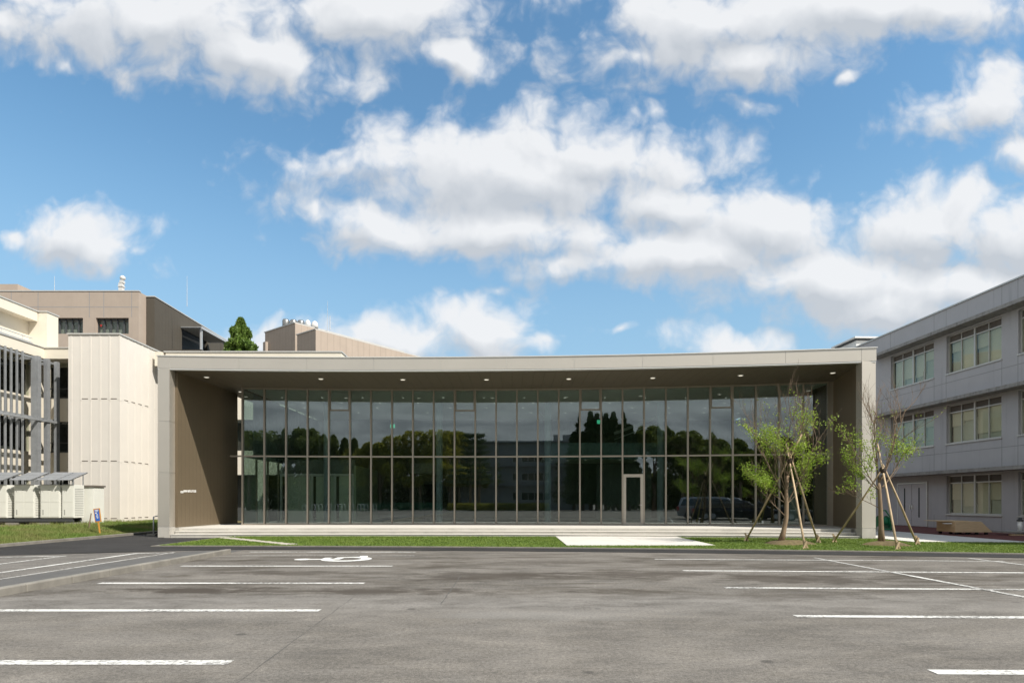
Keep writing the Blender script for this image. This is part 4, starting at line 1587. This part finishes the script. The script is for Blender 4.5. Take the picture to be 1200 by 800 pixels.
def unit(x0, x1, label, two):
    t = thing('outdoor_unit', label, 'air conditioner unit', (x0, UY, .55), 'white outdoor units on the rack')
    z0, z1 = .60, 2.28
    MB().box(x0, x1, UY, UY + .72, z0, z1).build('casing', 'unit_white', t, bevel=.012)
    MB().box(x0 + .05, x1 - .05, UY + .05, UY + .6, .551, .60).build('base_gap', 'black', t)
    fc = MB()
    n = 2 if two else 1
    for k in range(n):
        a = x0 + .04 + (x1 - x0 - .08) * k / n + .012
        b = x0 + .04 + (x1 - x0 - .08) * (k + 1) / n - .012
        fc.box(a, b, UY - .014, UY - .0005, z0 + .06, z0 + .80)
        fc.box(a, b, UY - .014, UY - .0005, z0 + .815, z1 - .16)
    fc.build('service_panel', 'unit_white', t)
    gr = MB()
    for k in range(16):
        z = z0 + .12 + .09 * k
        gr.box(x1 + .0005, x1 + .008, UY + .06, UY + .66, z, z + .02)
    gr.build('side_grille', 'unit_grille', t)
    mk = MB()
    mk.box(x0 + .12, x0 + .17, UY - .018, UY - .0145, z0 + .15, z0 + .42)
    mk.box(x0 + .12, x0 + .15, UY - .018, UY - .0145, z1 - .36, z1 - .30)
    if two:
        mk.box((x0 + x1) / 2 - .12, (x0 + x1) / 2 - .03, UY - .018, UY - .0145, z1 - .27, z1 - .24)
    mk.build('unit_marking', 'unit_grille', t)
    hd_ = MB()
    for x in (x0 + .03, x1 - .03):
        hd_.box(x - .02, x + .02, UY - .02, UY + .02, z1, z1 + .30)
        hd_.box(x - .02, x + .02, UY + .66, UY + .70, z1, z1 + .52)
        hd_.bar((x, UY - .30, z1 + .20), (x, UY + 1.0, z1 + .66), .04, .04)
    hd_.box(x0 + .05, x1 - .05, UY - .02, UY + .02, z1 + .005, z1 + .035)
    ho = hd_.build('hood_frame', 'hood_steel', t)
    hp_ = MB()
    nn = 5
    for k in range(nn):
        a = k / nn
        p = (x0 - .02, UY - .30 + 1.3 * a, z1 + .235 + .46 * a)
        q = (x0 - .02, UY - .30 + 1.3 * (a + .8 / nn), z1 + .235 + .46 * (a + .8 / nn))
        hp_.add([p, (x1 + .02, p[1], p[2]), (x1 + .02, q[1], q[2]), q, (p[0], p[1], p[2] + .015), (x1 + .02, p[1], p[2] + .015), (x1 + .02, q[1], q[2] + .015), (q[0], q[1], q[2] + .015)],
                [(3, 2, 1, 0), (4, 5, 6, 7), (0, 1, 5, 4), (1, 2, 6, 5), (2, 3, 7, 6), (3, 0, 4, 7)])
    hp_.build('hood_slat', 'hood_steel', ho)
    return t


unit(-26.95, -25.78, 'white outdoor unit cut by the left picture edge under a slatted hood', True)
unit(-25.42, -24.38, 'two panel white outdoor unit, second from the left on the rack', True)
unit(-24.08, -23.08, 'two panel white outdoor unit between two others, third along the rack', True)
unit(-22.98, -22.36, 'narrow single panel white outdoor unit at the right end of the rack', False)
cab = thing('equipment_cabinet', 'plain tall cream cabinet with a brown top behind the end of the unit rack', 'cabinet', (-22.3, 31.8, 0))
MB().box(-22.9, -22.05, 31.5, 32.3, .1, 2.20).build('cabinet_body', 'unit_white', cab, bevel=.01)
MB().box(-24.6, -22.0, 31.45, 32.35, 2.203, 2.29).build('cabinet_top', 'louvre_brown', cab)

# leaning blue sign, stake, handrail on the verge
sg = thing('notice_sign', 'small leaning blue notice board with an orange border on an orange post', 'sign', (-17.05, 24.7, .18))
o_ = Vector((-17.05, 24.7, .18))
ux, uz = Vector((.99, 0, .13)).normalized(), Vector((-.13, 0, .99)).normalized()


def spl(u0, u1, w0, w1, d0, d1):
    mb = MB()
    vs = []
    for d in (d0, d1):
        for (u, w_) in ((u0, w0), (u1, w0), (u1, w1), (u0, w1)):
            p = o_ + ux * u + uz * w_
            vs.append((p.x, p.y + d, p.z))
    return mb.add(vs, [(0, 1, 2, 3), (7, 6, 5, 4), (0, 4, 5, 1), (1, 5, 6, 2), (2, 6, 7, 3), (3, 7, 4, 0)])


spl(-.02, .02, -.1, .42, -.02, .02).build('post', 'sign_orange', sg)
bo = spl(-.13, .13, .42, .98, -.018, .012).build('board', 'sign_orange', sg)
spl(-.095, .095, .46, .94, -.022, -.0185).build('board_face', 'sign_blue', bo)
tx = MB()
for (u0, u1, w0, w1) in ((-.07, .07, .89, .92), (-.06, .05, .84, .865), (-.07, .0, .77, .81), (-.03, .03, .71, .74), (-.05, .04, .66, .685), (-.04, .04, .61, .63), (-.02, .03, .57, .59)):
    m_ = spl(u0, u1, w0, w1, -.026, -.0225)
    tx.add(m_.v, m_.f)
tx.build('board_lettering', 'white_plastic', bo)
skk = MB().tube([(-18.42, 26.0, .1), (-18.38, 26.0, .55), (-18.33, 26.02, .93)], [.03, .028, .02], 7).build('garden_stake', 'twig_bark')
tag(skk, 'thin bare brown stake standing in the verge left of the blue notice', 'stake')
hr = thing('handrail', 'grey tubular handrail on one post at the lane corner by the porch wall', 'handrail', (-15.0, 25.0, 0))
MB().tube([(-15.0, 25.0, .0), (-15.0, 25.0, .80), (-14.9, 25.4, .86), (-14.3, 27.4, .90), (-14.3, 27.4, .0)], .03, 8).build('rail', 'galvanised', hr, True)
MB().box(-15.2, -14.85, 24.85, 25.2, .0, .09).build('rail_foot', 'kerb_concrete', hr)

# ------------------------------------------------------------------ young trees on stakes


def grow(mb, leaves, p, d, length, r, level, rng, top_bare, leaf_n, zmax):
    """one limb as a tapering bent tube with its side shoots; leaf centres gather on the outer shoots"""
    n = 5 if level < 2 else 3
    pts, rads = [p.copy()], [r]
    q, dd = p.copy(), d.normalized()
    for i in range(n):
        dd = (dd + Vector((rng.gauss(0, .10), rng.gauss(0, .10), rng.gauss(.05, .06)))).normalized()
        q = q + dd * (length / n)
        pts.append(q.copy())
        rads.append(r * (1 - .82 * (i + 1) / n) + .0012)
    mb.tube(pts, rads, 7 if level == 0 else (5 if level == 1 else 3), caps=False)
    if level < 3:
        kids = (7, 5, 3)[level]
        for k in range(kids):
            t = (.22 + .78 * (k + rng.random()) / kids) * n
            i = min(n - 1, int(t))
            base = pts[i].lerp(pts[i + 1], t - i)
            ax = (pts[i + 1] - pts[i]).normalized()
            side = ax.orthogonal().normalized()
            side.rotate(Matrix.Rotation(rng.uniform(0, 6.28), 3, ax))
            ang = rng.uniform(.28, .72)
            nd = (ax * math.cos(ang) + side * math.sin(ang)).normalized()
            nd.z += .30
            grow(mb, leaves, base, nd, length * rng.uniform(.35, .58), max(.0026, r * .36), level + 1, rng, top_bare, leaf_n, zmax)
    if level >= 1:
        for j in range(leaf_n * (1 if level == 1 else 2)):
            a = rng.random() ** .6
            i = min(n - 1, int(a * n))
            c = pts[i].lerp(pts[i + 1], a * n - i)
            # the shoots at the very top are still bare
            if c.z > top_bare + rng.gauss(0, .35):
                continue
            cl = c + Vector((rng.gauss(0, .075), rng.gauss(0, .075), rng.gauss(0, .055)))
            leaves.append(cl)


def young_tree(name, label, base, trunk, limbs, top_bare, seed, leaf_n, leaf_keep):
    t = thing(name, label, 'tree', base, 'young trees on the lawn')
    rng = random.Random(seed)
    tb = MB()
    pts = [Vector(q) for q in trunk]
    n = len(pts)
    rad = [.085 * (1 - .45 * i / (n - 1)) for i in range(n)]
    rad[0] = .12
    tb.tube(pts, rad, 12)
    tb.build('trunk', 'bark', t, True)
    bm, lv = MB(), []
    for (i, d, L, r) in limbs:
        grow(bm, lv, pts[i] + Vector(d).normalized() * .01, Vector(d), L, r, 0, rng, top_bare, leaf_n, 9)
    bm.build('branch', 'twig_bark', t, True)
    r2 = np.random.default_rng(seed)
    lv = np.array([tuple(v) for v in lv])
    keep = leaf_keep(lv, r2)
    lv = lv[keep] - np.array(base)
    raw_mesh('crown', leaf_quads(lv, .054, r2, .0, .8), 4, 'spring_leaf', t)
    return t


def clumpy(lv, r, k=.55, f=2.4):
    s = np.sin(lv[:, 0] * f * 2.1 + 1.3) * np.sin(lv[:, 1] * f * 1.7 + .4) + np.sin(lv[:, 2] * f * 1.9 + lv[:, 0] * 2.0)
    return (s * .5 + r.random(len(lv)) * 1.2) > k


B1 = (8.95, 19.9, .12)
young_tree('young_tree', 'young multi stemmed tree in fresh leaf in front of the glass, propped by three poles', B1,
           [(8.95, 19.9, .05), (9.05, 19.9, .45), (9.14, 19.9, .9), (9.16, 19.92, 1.35), (9.16, 19.95, 1.8), (9.22, 19.95, 2.3)],
           [(3, (-.34, .1, 1), 2.5, .024), (3, (.36, -.15, 1), 2.4, .024), (4, (-.14, -.3, 1), 2.6, .023), (4, (.22, .35, 1), 2.5, .023),
            (5, (.05, -.1, 1), 2.1, .026), (5, (-.22, .3, 1), 2.0, .019), (5, (.34, .0, 1), 2.0, .019), (2, (-.62, -.1, .75), 1.6, .013), (3, (.75, .2, .6), 1.3, .012),
            (3, (-.75, .3, .6), 1.25, .012), (4, (.80, -.2, .6), 1.3, .012), (4, (-.5, -.4, .9), 1.7, .016)],
           4.25, 11, 6, lambda lv, r: clumpy(lv, r, .85))
B2 = (12.0, 19.4, .12)
young_tree('young_tree', 'young open crowned tree with bare top twigs beside the right end column, on poles', B2,
           [(12.0, 19.4, .05), (11.99, 19.4, .6), (11.97, 19.4, 1.2), (11.93, 19.4, 1.8), (11.92, 19.4, 2.05)],
           [(4, (-.42, .0, 1), 2.3, 0.030), (4, (.36, -.1, 1), 2.5, 0.033), (4, (.05, .3, 1), 2.4, 0.026), (3, (-.75, -.2, .72), 1.6, 0.022), (3, (.80, .2, .75), 1.75, 0.022),
            (2, (-.9, .1, .55), 1.15, 0.014), (3, (-.6, .5, .6), 1.3, 0.016), (4, (.62, .3, 1), 2.0, 0.022)],
           3.75, 23, 6, lambda lv, r: clumpy(lv, r, .64) & ((lv[:, 0] < 11.65) | (lv[:, 0] > 12.25) | (r.random(len(lv)) < .45)))


def support(label, feet, top, over):
    t = thing('tree_support', label, 'tree support', (top[0], top[1], .06), 'timber tripods holding the young trees')
    for k, f in enumerate(feet):
        f, tp = Vector(f), Vector(top) + Vector((.06 * (k - 1), .05 * (k % 2) - .03, 0))
        d = (tp - f).normalized()
        e = tp + d * over[k]
        mid = f.lerp(e, .5) + Vector((.015, 0, .0))
        so = MB().tube([f - d * .15, mid, e], [.034, .031, .024], 8).build('stake', 'stake_wood', t, True)
        pg = MB()
        a = f + Vector((.07, -.03, 0))
        pg.bar(a + Vector((.03, 0, -.1)), a + Vector((-.10, 0.03, .26)), .05, .05)
        pg.bar(f + Vector((-.10, -.05, -.1)), f + Vector((.02, -.06, .20)), .045, .045)
        pg.build('peg', 'stake_wood', so)
    MB().lathe((top[0], top[1], top[2] - .10), [(.08, 0), (.10, .06), (.10, .14), (.07, .2)], 10).build('rope_tie', 'rope', t)
    return t


support('timber tripod round the young tree in front of the glass wall', [(8.30, 21.2, .06), (8.80, 17.95, .06), (10.42, 20.35, .06)], (9.22, 19.85, 2.80), (.95, .75, .45))
support('timber tripod round the young tree beside the right end column', [(11.15, 20.7, .06), (11.38, 17.65, .06), (13.28, 19.6, .06)], (11.95, 19.25, 2.45), (.1, 1.15, .2))

# ------------------------------------------------------------------ conifer behind the hall


def crown_cone(h0, h1, r, n, rng, full=.85):
    out = []
    tiers = 15
    for _ in range(n):
        t = rng.random() ** 1.35
        z = h1 - (h1 - h0) * t
        a = rng.random() * 2 * np.pi
        k = .70 + .34 * np.sin(a * 5 + z * 1.9) * np.cos(a * 3 - z) + .16 * np.sin(z * 2 * np.pi * tiers / (h1 - h0))
        rr = (r * (t ** full) + .12) * k * (.45 + .6 * rng.random() ** .5)
        out.append((rr * np.cos(a), rr * np.sin(a), z - .12 * rr))
    return np.array(out)


def conifer(label, loc, h, r, n, seed, m='conifer_leaf', group=None, size=.30, full=.85):
    t = thing('conifer', label, 'tree', loc, group)
    rn = np.random.default_rng(seed)
    MB().tube([(loc[0], loc[1], loc[2] - .1), (loc[0], loc[1], loc[2] + h * .5), (loc[0], loc[1], loc[2] + h * .97)], [.28, .16, .03], 10).build('trunk', 'twig_bark', t, True)
    raw_mesh('crown', leaf_quads(crown_cone(1.2, h, r, n, rn, full), size, rn, .5, .5), 4, m, t)
    return t


conifer('bright green conical conifer rising behind the roof of the hall', (-21.8, 48.0, 0), 16.1, 6.4, 36000, 31, size=.24)

# ------------------------------------------------------------------ what stands behind the photographer and shows in the glass


def broad(label, loc, h, r, n, seed, m, name='broad_tree', trunk_h=.28, size=.42, lobes=18):
    t = thing(name, label, 'tree', loc, 'trees across the car park')
    rn = np.random.default_rng(seed)
    tb = MB()
    x, y, z = loc
    tb.tube([(x, y, z - .1), (x + .1, y, z + h * .25), (x, y + .1, z + h * .7)], [.30, .22, .06], 10)
    for k in range(6):
        a = k * 1.05 + seed
        s = (x, y, z + h * (.22 + .05 * k))
        tb.tube([s, (x + math.cos(a) * r * .45, y + math.sin(a) * r * .45, z + h * (.42 + .06 * k)), (x + math.cos(a) * r * .75, y + math.sin(a) * r * .75, z + h * (.55 + .06 * k))], [.12, .07, .02], 6)
    tb.build('trunk', 'bark', t, True)
    cs_ = []
    for k in range(lobes):
        a = rn.random() * 2 * np.pi
        rr = r * .74 * rn.random() ** .5
        zc = h * (trunk_h + .06 + (.84 - trunk_h) * rn.random() ** .8)
        rr *= min(1.0, (h - zc) / (h * .3) + .3)
        cs_.append((rr * np.cos(a), rr * np.sin(a), zc, r * (.22 + .26 * rn.random())))
    cs_.append((0, 0, h - r * .34, r * .34))
    pts = []
    per = n // len(cs_)
    for (cx, cy, cz, cr) in cs_:
        d = rn.normal(size=(per, 3))
        d /= np.linalg.norm(d, axis=1)[:, None]
        rad = cr * (.55 + .55 * rn.random(per) ** .5)
        pts.append(np.array((cx, cy, cz)) + d * rad[:, None] * np.array((1, 1, .85)))
    raw_mesh('crown', leaf_quads(np.vstack(pts), size, rn, .1, .7), 4, m, t)
    return t


YB = -44
broad('dark round tree at the far left corner across the car park', (-29.5, YB, 0), 12.8, 4.2, 8000, 41, 'broad_leaf')
broad('dark tall tree second from the left across the car park', (-25.0, YB - 1, 0), 13.6, 3.2, 8000, 42, 'broad_leaf')
GRP = 'trees across the car park'
conifer('narrow dark conifer left of its twin across the car park', (-22.6, YB, 0), 12.2, 2.6, 9000, 43, 'broad_leaf', GRP, .4, .6)
conifer('narrow dark conifer right of its twin across the car park', (-20.6, YB + 1, 0), 11.6, 2.4, 9000, 44, 'broad_leaf', GRP, .4, .6)
broad('low olive tree beside the two narrow conifers', (-18.0, YB + 1, 0), 11.2, 3.2, 8000, 45, 'olive_leaf')
broad('broad yellowish tree left of the grey concrete block', (-14.6, YB, 0), 13.3, 3.6, 9000, 46, 'olive_leaf')
broad('broad yellowish tree nearest the grey concrete block', (-11.2, YB - 1, 0), 13.4, 3.4, 9000, 47, 'olive_leaf')


def layered_pine(label, loc, h, seed):
    t = thing('pine_tree', label, 'tree', loc, GRP)
    rn = np.random.default_rng(seed)
    x, y, z = loc
    MB().tube([(x, y, z - .1), (x + .15, y, z + h * .6), (x, y, z + h * .98)], [.25, .14, .04], 8).build('trunk', 'twig_bark', t, True)
    pts = []
    for k in range(9):
        zc = h * (.35 + .075 * k)
        rr = 2.3 * (1.1 - .09 * k)
        for b in range(6):
            a = b * 1.05 + k * .6
            m_ = 90
            q = rn.random(m_)
            pts.append(np.stack([np.cos(a) * rr * q + rn.normal(size=m_) * .18, np.sin(a) * rr * q + rn.normal(size=m_) * .18, zc + .35 * q + rn.normal(size=m_) * .12], 1))
    raw_mesh('crown', leaf_quads(np.vstack(pts), .34, rn, .0, .4), 4, 'dark_leaf', t)


layered_pine('layered pine at the left corner of the grey concrete block', (-8.6, YB + 6, 0), 12.2, 48)
for k, (x, h) in enumerate(((.8, 12.4), (2.0, 15.6), (3.0, 15.2), (4.2, 15.4), (5.3, 13.4))):
    conifer(('shortest narrow cypress at the left end of the row of five', 'tallest narrow cypress, second of the row of five', 'narrow cypress in the middle of the row of five',
             'tall narrow cypress, fourth of the row of five', 'low narrow cypress at the right end of the row of five')[k], (x, YB + 4, 0), h, 2.1, 9000, 60 + k, 'dark_leaf', GRP, .36, .5)
broad('wide round tree right of the row of cypresses', (7.6, YB + 2, 0), 13.6, 3.3, 9000, 71, 'broad_leaf')
broad('wide round tree in the middle of the right hand trees', (10.6, YB + 2, 0), 12.6, 3.2, 9000, 72, 'broad_leaf')
broad('lower round tree ending the row on the right', (13.0, YB + 3, 0), 10.8, 2.6, 8000, 73, 'broad_leaf')
broad('low dark bushy tree behind the parked cars', (18.5, YB, 0), 7.6, 3.6, 8000, 74, 'dark_leaf', trunk_h=.1)
broad('low dark spreading tree at the far right across the car park', (24.5, YB, 0), 8.2, 4.0, 8000, 75, 'dark_leaf', trunk_h=.1)
sb = np.random.default_rng(79)
sx_ = sb.uniform(-42, 40, 60000)
sh_ = 6.4 + 1.3 * np.sin(sx_ * .55) + .9 * np.sin(sx_ * 1.7 + 1)
sp_ = np.stack([sx_, -50 + sb.normal(size=60000) * 1.0, sh_ * sb.random(60000) ** .8], 1)
sp_ = sp_[~((sp_[:, 0] > -12) & (sp_[:, 0] < 2.8))]
tag(raw_mesh('shrubbery', leaf_quads(sp_, .5, sb, 0, .8), 4, 'broad_leaf'), kind='stuff')
hg = thing('clipped_hedge', 'low clipped green hedge in front of the grey concrete block', 'hedge', (-6, -36, 0))
rn = np.random.default_rng(77)
hp_ = rn.random((9000, 3)) * np.array((9.0, 1.4, 1.1)) + np.array((-4.5, -.7, .05))
raw_mesh('hedge_leaves', leaf_quads(hp_, .16, rn, 0, .7), 4, 'olive_leaf', hg)
hb = thing('green_barrier', 'green mesh fence panel left of the clipped hedge', 'fence', (-14, -33, 0))
fb = MB()
for k in range(5):
    fb.box(-18 + 1.7 * k, -17.93 + 1.7 * k, -33.03, -32.97, 0, 1.2)
for z in (.15, .5, .85, 1.15):
    fb.box(-18, -11.1, -33.015, -32.985, z - .03, z + .03)
for k in range(70):
    fb.box(-18 + .098 * k, -17.985 + .098 * k, -33.006, -32.994, .1, 1.18)
fb.build('fence_panel', 'green_paint', hb)
for k, x in enumerate((-21.5, -19.6, -17.7)):
    o = thing('cycle_rack', ('white cycle rack farthest from the green fence', 'middle white cycle rack of the three', 'white cycle rack next to the green fence')[k], 'cycle rack', (x, -30, 0), 'cycle racks')
    rb_ = MB()
    for q in range(3):
        xx = x + .5 * q
        rb_.tube([(xx, -30, 0), (xx, -30, .9), (xx + .05, -30, 1.0), (xx + .35, -30, 1.0), (xx + .4, -30, .9), (xx + .4, -30, 0)], .03, 6)
    rb_.build('hoop', 'white_plastic', o, True)

back = thing('concrete_block', 'three storey grey concrete block across the car park with small paired windows', 'building', (-3, -52, 0))
bb = MB()
bx0, bx1, by = -11.5, 2.2, -48.0
lo = -.1
for (z0, z1) in ((1.6, 3.0), (5.0, 6.4), (8.2, 9.4)):
    bb.box(bx0, bx1, by - .3, by, lo, z0)
    for (a, b) in ((bx0, -5.4), (-2.0, bx1)):
        bb.box(a, b, by - .3, by, z0, z1)
    lo = z1
bb.box(bx0, bx1, by - .3, by, lo, 11.6)
bb.box(bx0, bx0 + .3, by - 10, by - .3, -.1, 11.6)
bb.box(bx1 - .3, bx1, by - 10, by - .3, -.1, 11.6)
bb.build('wall', 'dirty_concrete', back)
MB().box(bx0 - .4, bx1 + .4, by - 10.3, by + .5, 11.602, 11.9).build('roof', 'dirty_concrete', back)
for z in (4.1, 7.5):
    MB().box(bx0, bx1, by + .002, by + .5, z, z + .2).build('ledge', 'dirty_concrete', back)
for (z0, z1) in ((1.6, 3.0), (5.0, 6.4), (8.2, 9.4)):
    f = MB()
    for x in (-5.37, -4.25, -3.15, -2.03):
        f.box(x - .04, x + .04, by - .2, by - .1, z0, z1)
    for z in (z0 + .03, z1 - .03):
        f.box(-5.33, -2.07, by - .2, by - .1, z - .03, z + .03)
    fo = f.build('window', 'window_metal', back)
    MB().box(-5.33, -2.07, by - .16, by - .15, z0, z1).build('glass', CLEAR, fo)
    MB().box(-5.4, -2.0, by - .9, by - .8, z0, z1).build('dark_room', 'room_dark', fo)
MB().box(-1.6, .6, by - 6, by - 4, 11.9, 13.4).build('roof_cabin', 'dirty_concrete', back)


def car(label, loc, L, W, H, hood, paint, seed):
    """a parked car pointing to +X, its left rear corner region at loc; hood = share of the length taken by the bonnet"""
    t = thing('parked_car', label, 'car', loc, 'cars parked beside the photographer')
    x0, yc, z = loc
    belt = H * .56
    y0, y1 = yc - W / 2, yc + W / 2

    def section(profile, inset, name, m, par, bev):
        mb = MB()
        n = len(profile)
        vs = [(x0 + L * a, y0 + inset(b), z + H * b) for (a, b) in profile] + [(x0 + L * a, y1 - inset(b), z + H * b) for (a, b) in profile]
        fs = [tuple(range(n)), tuple(range(2 * n - 1, n - 1, -1))] + [((i + 1) % n, i, n + i, n + (i + 1) % n) for i in range(n)]
        mb.add(vs, fs)
        return mb.build(name, m, par, bevel=bev)
    hx = 1 - hood
    body = [(.0, .22), (.02, .13), (.98, .13), (1.0, .20), (.995, .36), (.97, .44), (hx + .03, .545), (.05, .57), (.0, .50)]
    section(body, lambda b: .0 if b < .5 else .05, 'body', paint, t, .05)
    cab_ = [(.015, .56), (hx + .06, .54), (hx - .16, .955), (hx - .26, .995), (.16, 1.0), (.07, .96)]
    section(cab_, lambda b: .05 + .30 * max(0, b - .55), 'cabin', paint, t, .05)

    def ins(b):
        return .05 + .30 * max(0, b - .55) - .012
    for side, sgn in ((y0, 1), (y1, -1)):
        gm_ = MB()
        for poly in ([(.06, .61), (.30, .61), (.30, .91), (.11, .91)], [(.315, .61), (.50, .61), (.50, .92), (.315, .92)], [(.515, .61), (hx - .02, .60), (hx - .175, .91), (.515, .92)]):
            n = len(poly)
            vs = [(x0 + L * a, side + sgn * ins(b), z + H * b) for (a, b) in poly]
            gm_.add(vs + [(v[0], v[1] + sgn * .01, v[2]) for v in vs], [tuple(range(n)), tuple(range(2 * n - 1, n - 1, -1))])
        gm_.build('side_window', CARGLASS, t)
        dl = MB()
        for a in (.305, .508, hx - .02):
            dl.box(x0 + L * a - .006, x0 + L * a + .006, side - .003 * sgn if sgn > 0 else side, side if sgn > 0 else side + .003, z + H * .2, z + H * .5)
        dl.build('door_gap', 'black', t)
        for a in (.27, .47):
            MB().box(x0 + L * a - .09, x0 + L * a + .09, min(side - sgn * .02, side), max(side - sgn * .02, side), z + H * .455, z + H * .475).build('door_handle', 'cap_metal', t)
        MB().box(x0 + L * (hx - .05), x0 + L * (hx - .005), min(side - sgn * .16, side + sgn * .03), max(side - sgn * .16, side + sgn * .03), z + H * .57, z + H * .66).build('wing_mirror', paint, t, bevel=.02)
        for a in (.19, .81):
            wy = side + sgn * .10
            tyre = MB().tube([(x0 + L * a, side - sgn * .012, z + .32), (x0 + L * a, side + sgn * .2, z + .32)], .32, 24).build('wheel', 'rubber', t)
            MB().tube([(x0 + L * a, side - sgn * .02, z + .32), (x0 + L * a, side - sgn * .013, z + .32)], .21, 16).build('rim', 'galvanised', tyre)
    wsg = MB()
    for (a0, b0, a1, b1) in ((hx + .045, .575, hx - .145, .945), (.022, .62, .064, .94)):
        s_ = .006 if a0 > .5 else -.006
        ia, ib = ins(b0) + .08, ins(b1) + .08
        wsg.add([(x0 + L * (a0 + s_), y0 + ia, z + H * b0), (x0 + L * (a0 + s_), y1 - ia, z + H * b0), (x0 + L * (a1 + s_), y1 - ib, z + H * b1), (x0 + L * (a1 + s_), y0 + ib, z + H * b1)], [(0, 1, 2, 3)])
    wsg.build('windscreen', CARGLASS, t)
    for y in (y0 + .08, y1 - .42):
        MB().box(x0 + L * .97, x0 + L * .998, y, y + .34, z + H * .34, z + H * .43).build('headlight', 'headlamp', t, bevel=.02)
    for y in (y0 + .02, y1 - .20):
        MB().box(x0 - .012, x0 + L * .03, y, y + .18, z + H * .38, z + H * .56).build('tail_light', 'tail_red', t, bevel=.015)
    MB().box(x0 - .015, x0 - .001, yc - .18, yc + .18, z + H * .26, z + H * .36).build('number_plate', 'white_plastic', t)
    return t


car('dark grey estate car parked nearer the hall beyond the right picture edge', (8.95, 7.0, .001), 4.7, 1.76, 1.56, .30, 'car_dark', 1)
car('taller silver van like car parked beside the dark grey estate', (8.3, 4.35, .001), 4.6, 1.76, 1.80, .24, 'car_silver', 2)
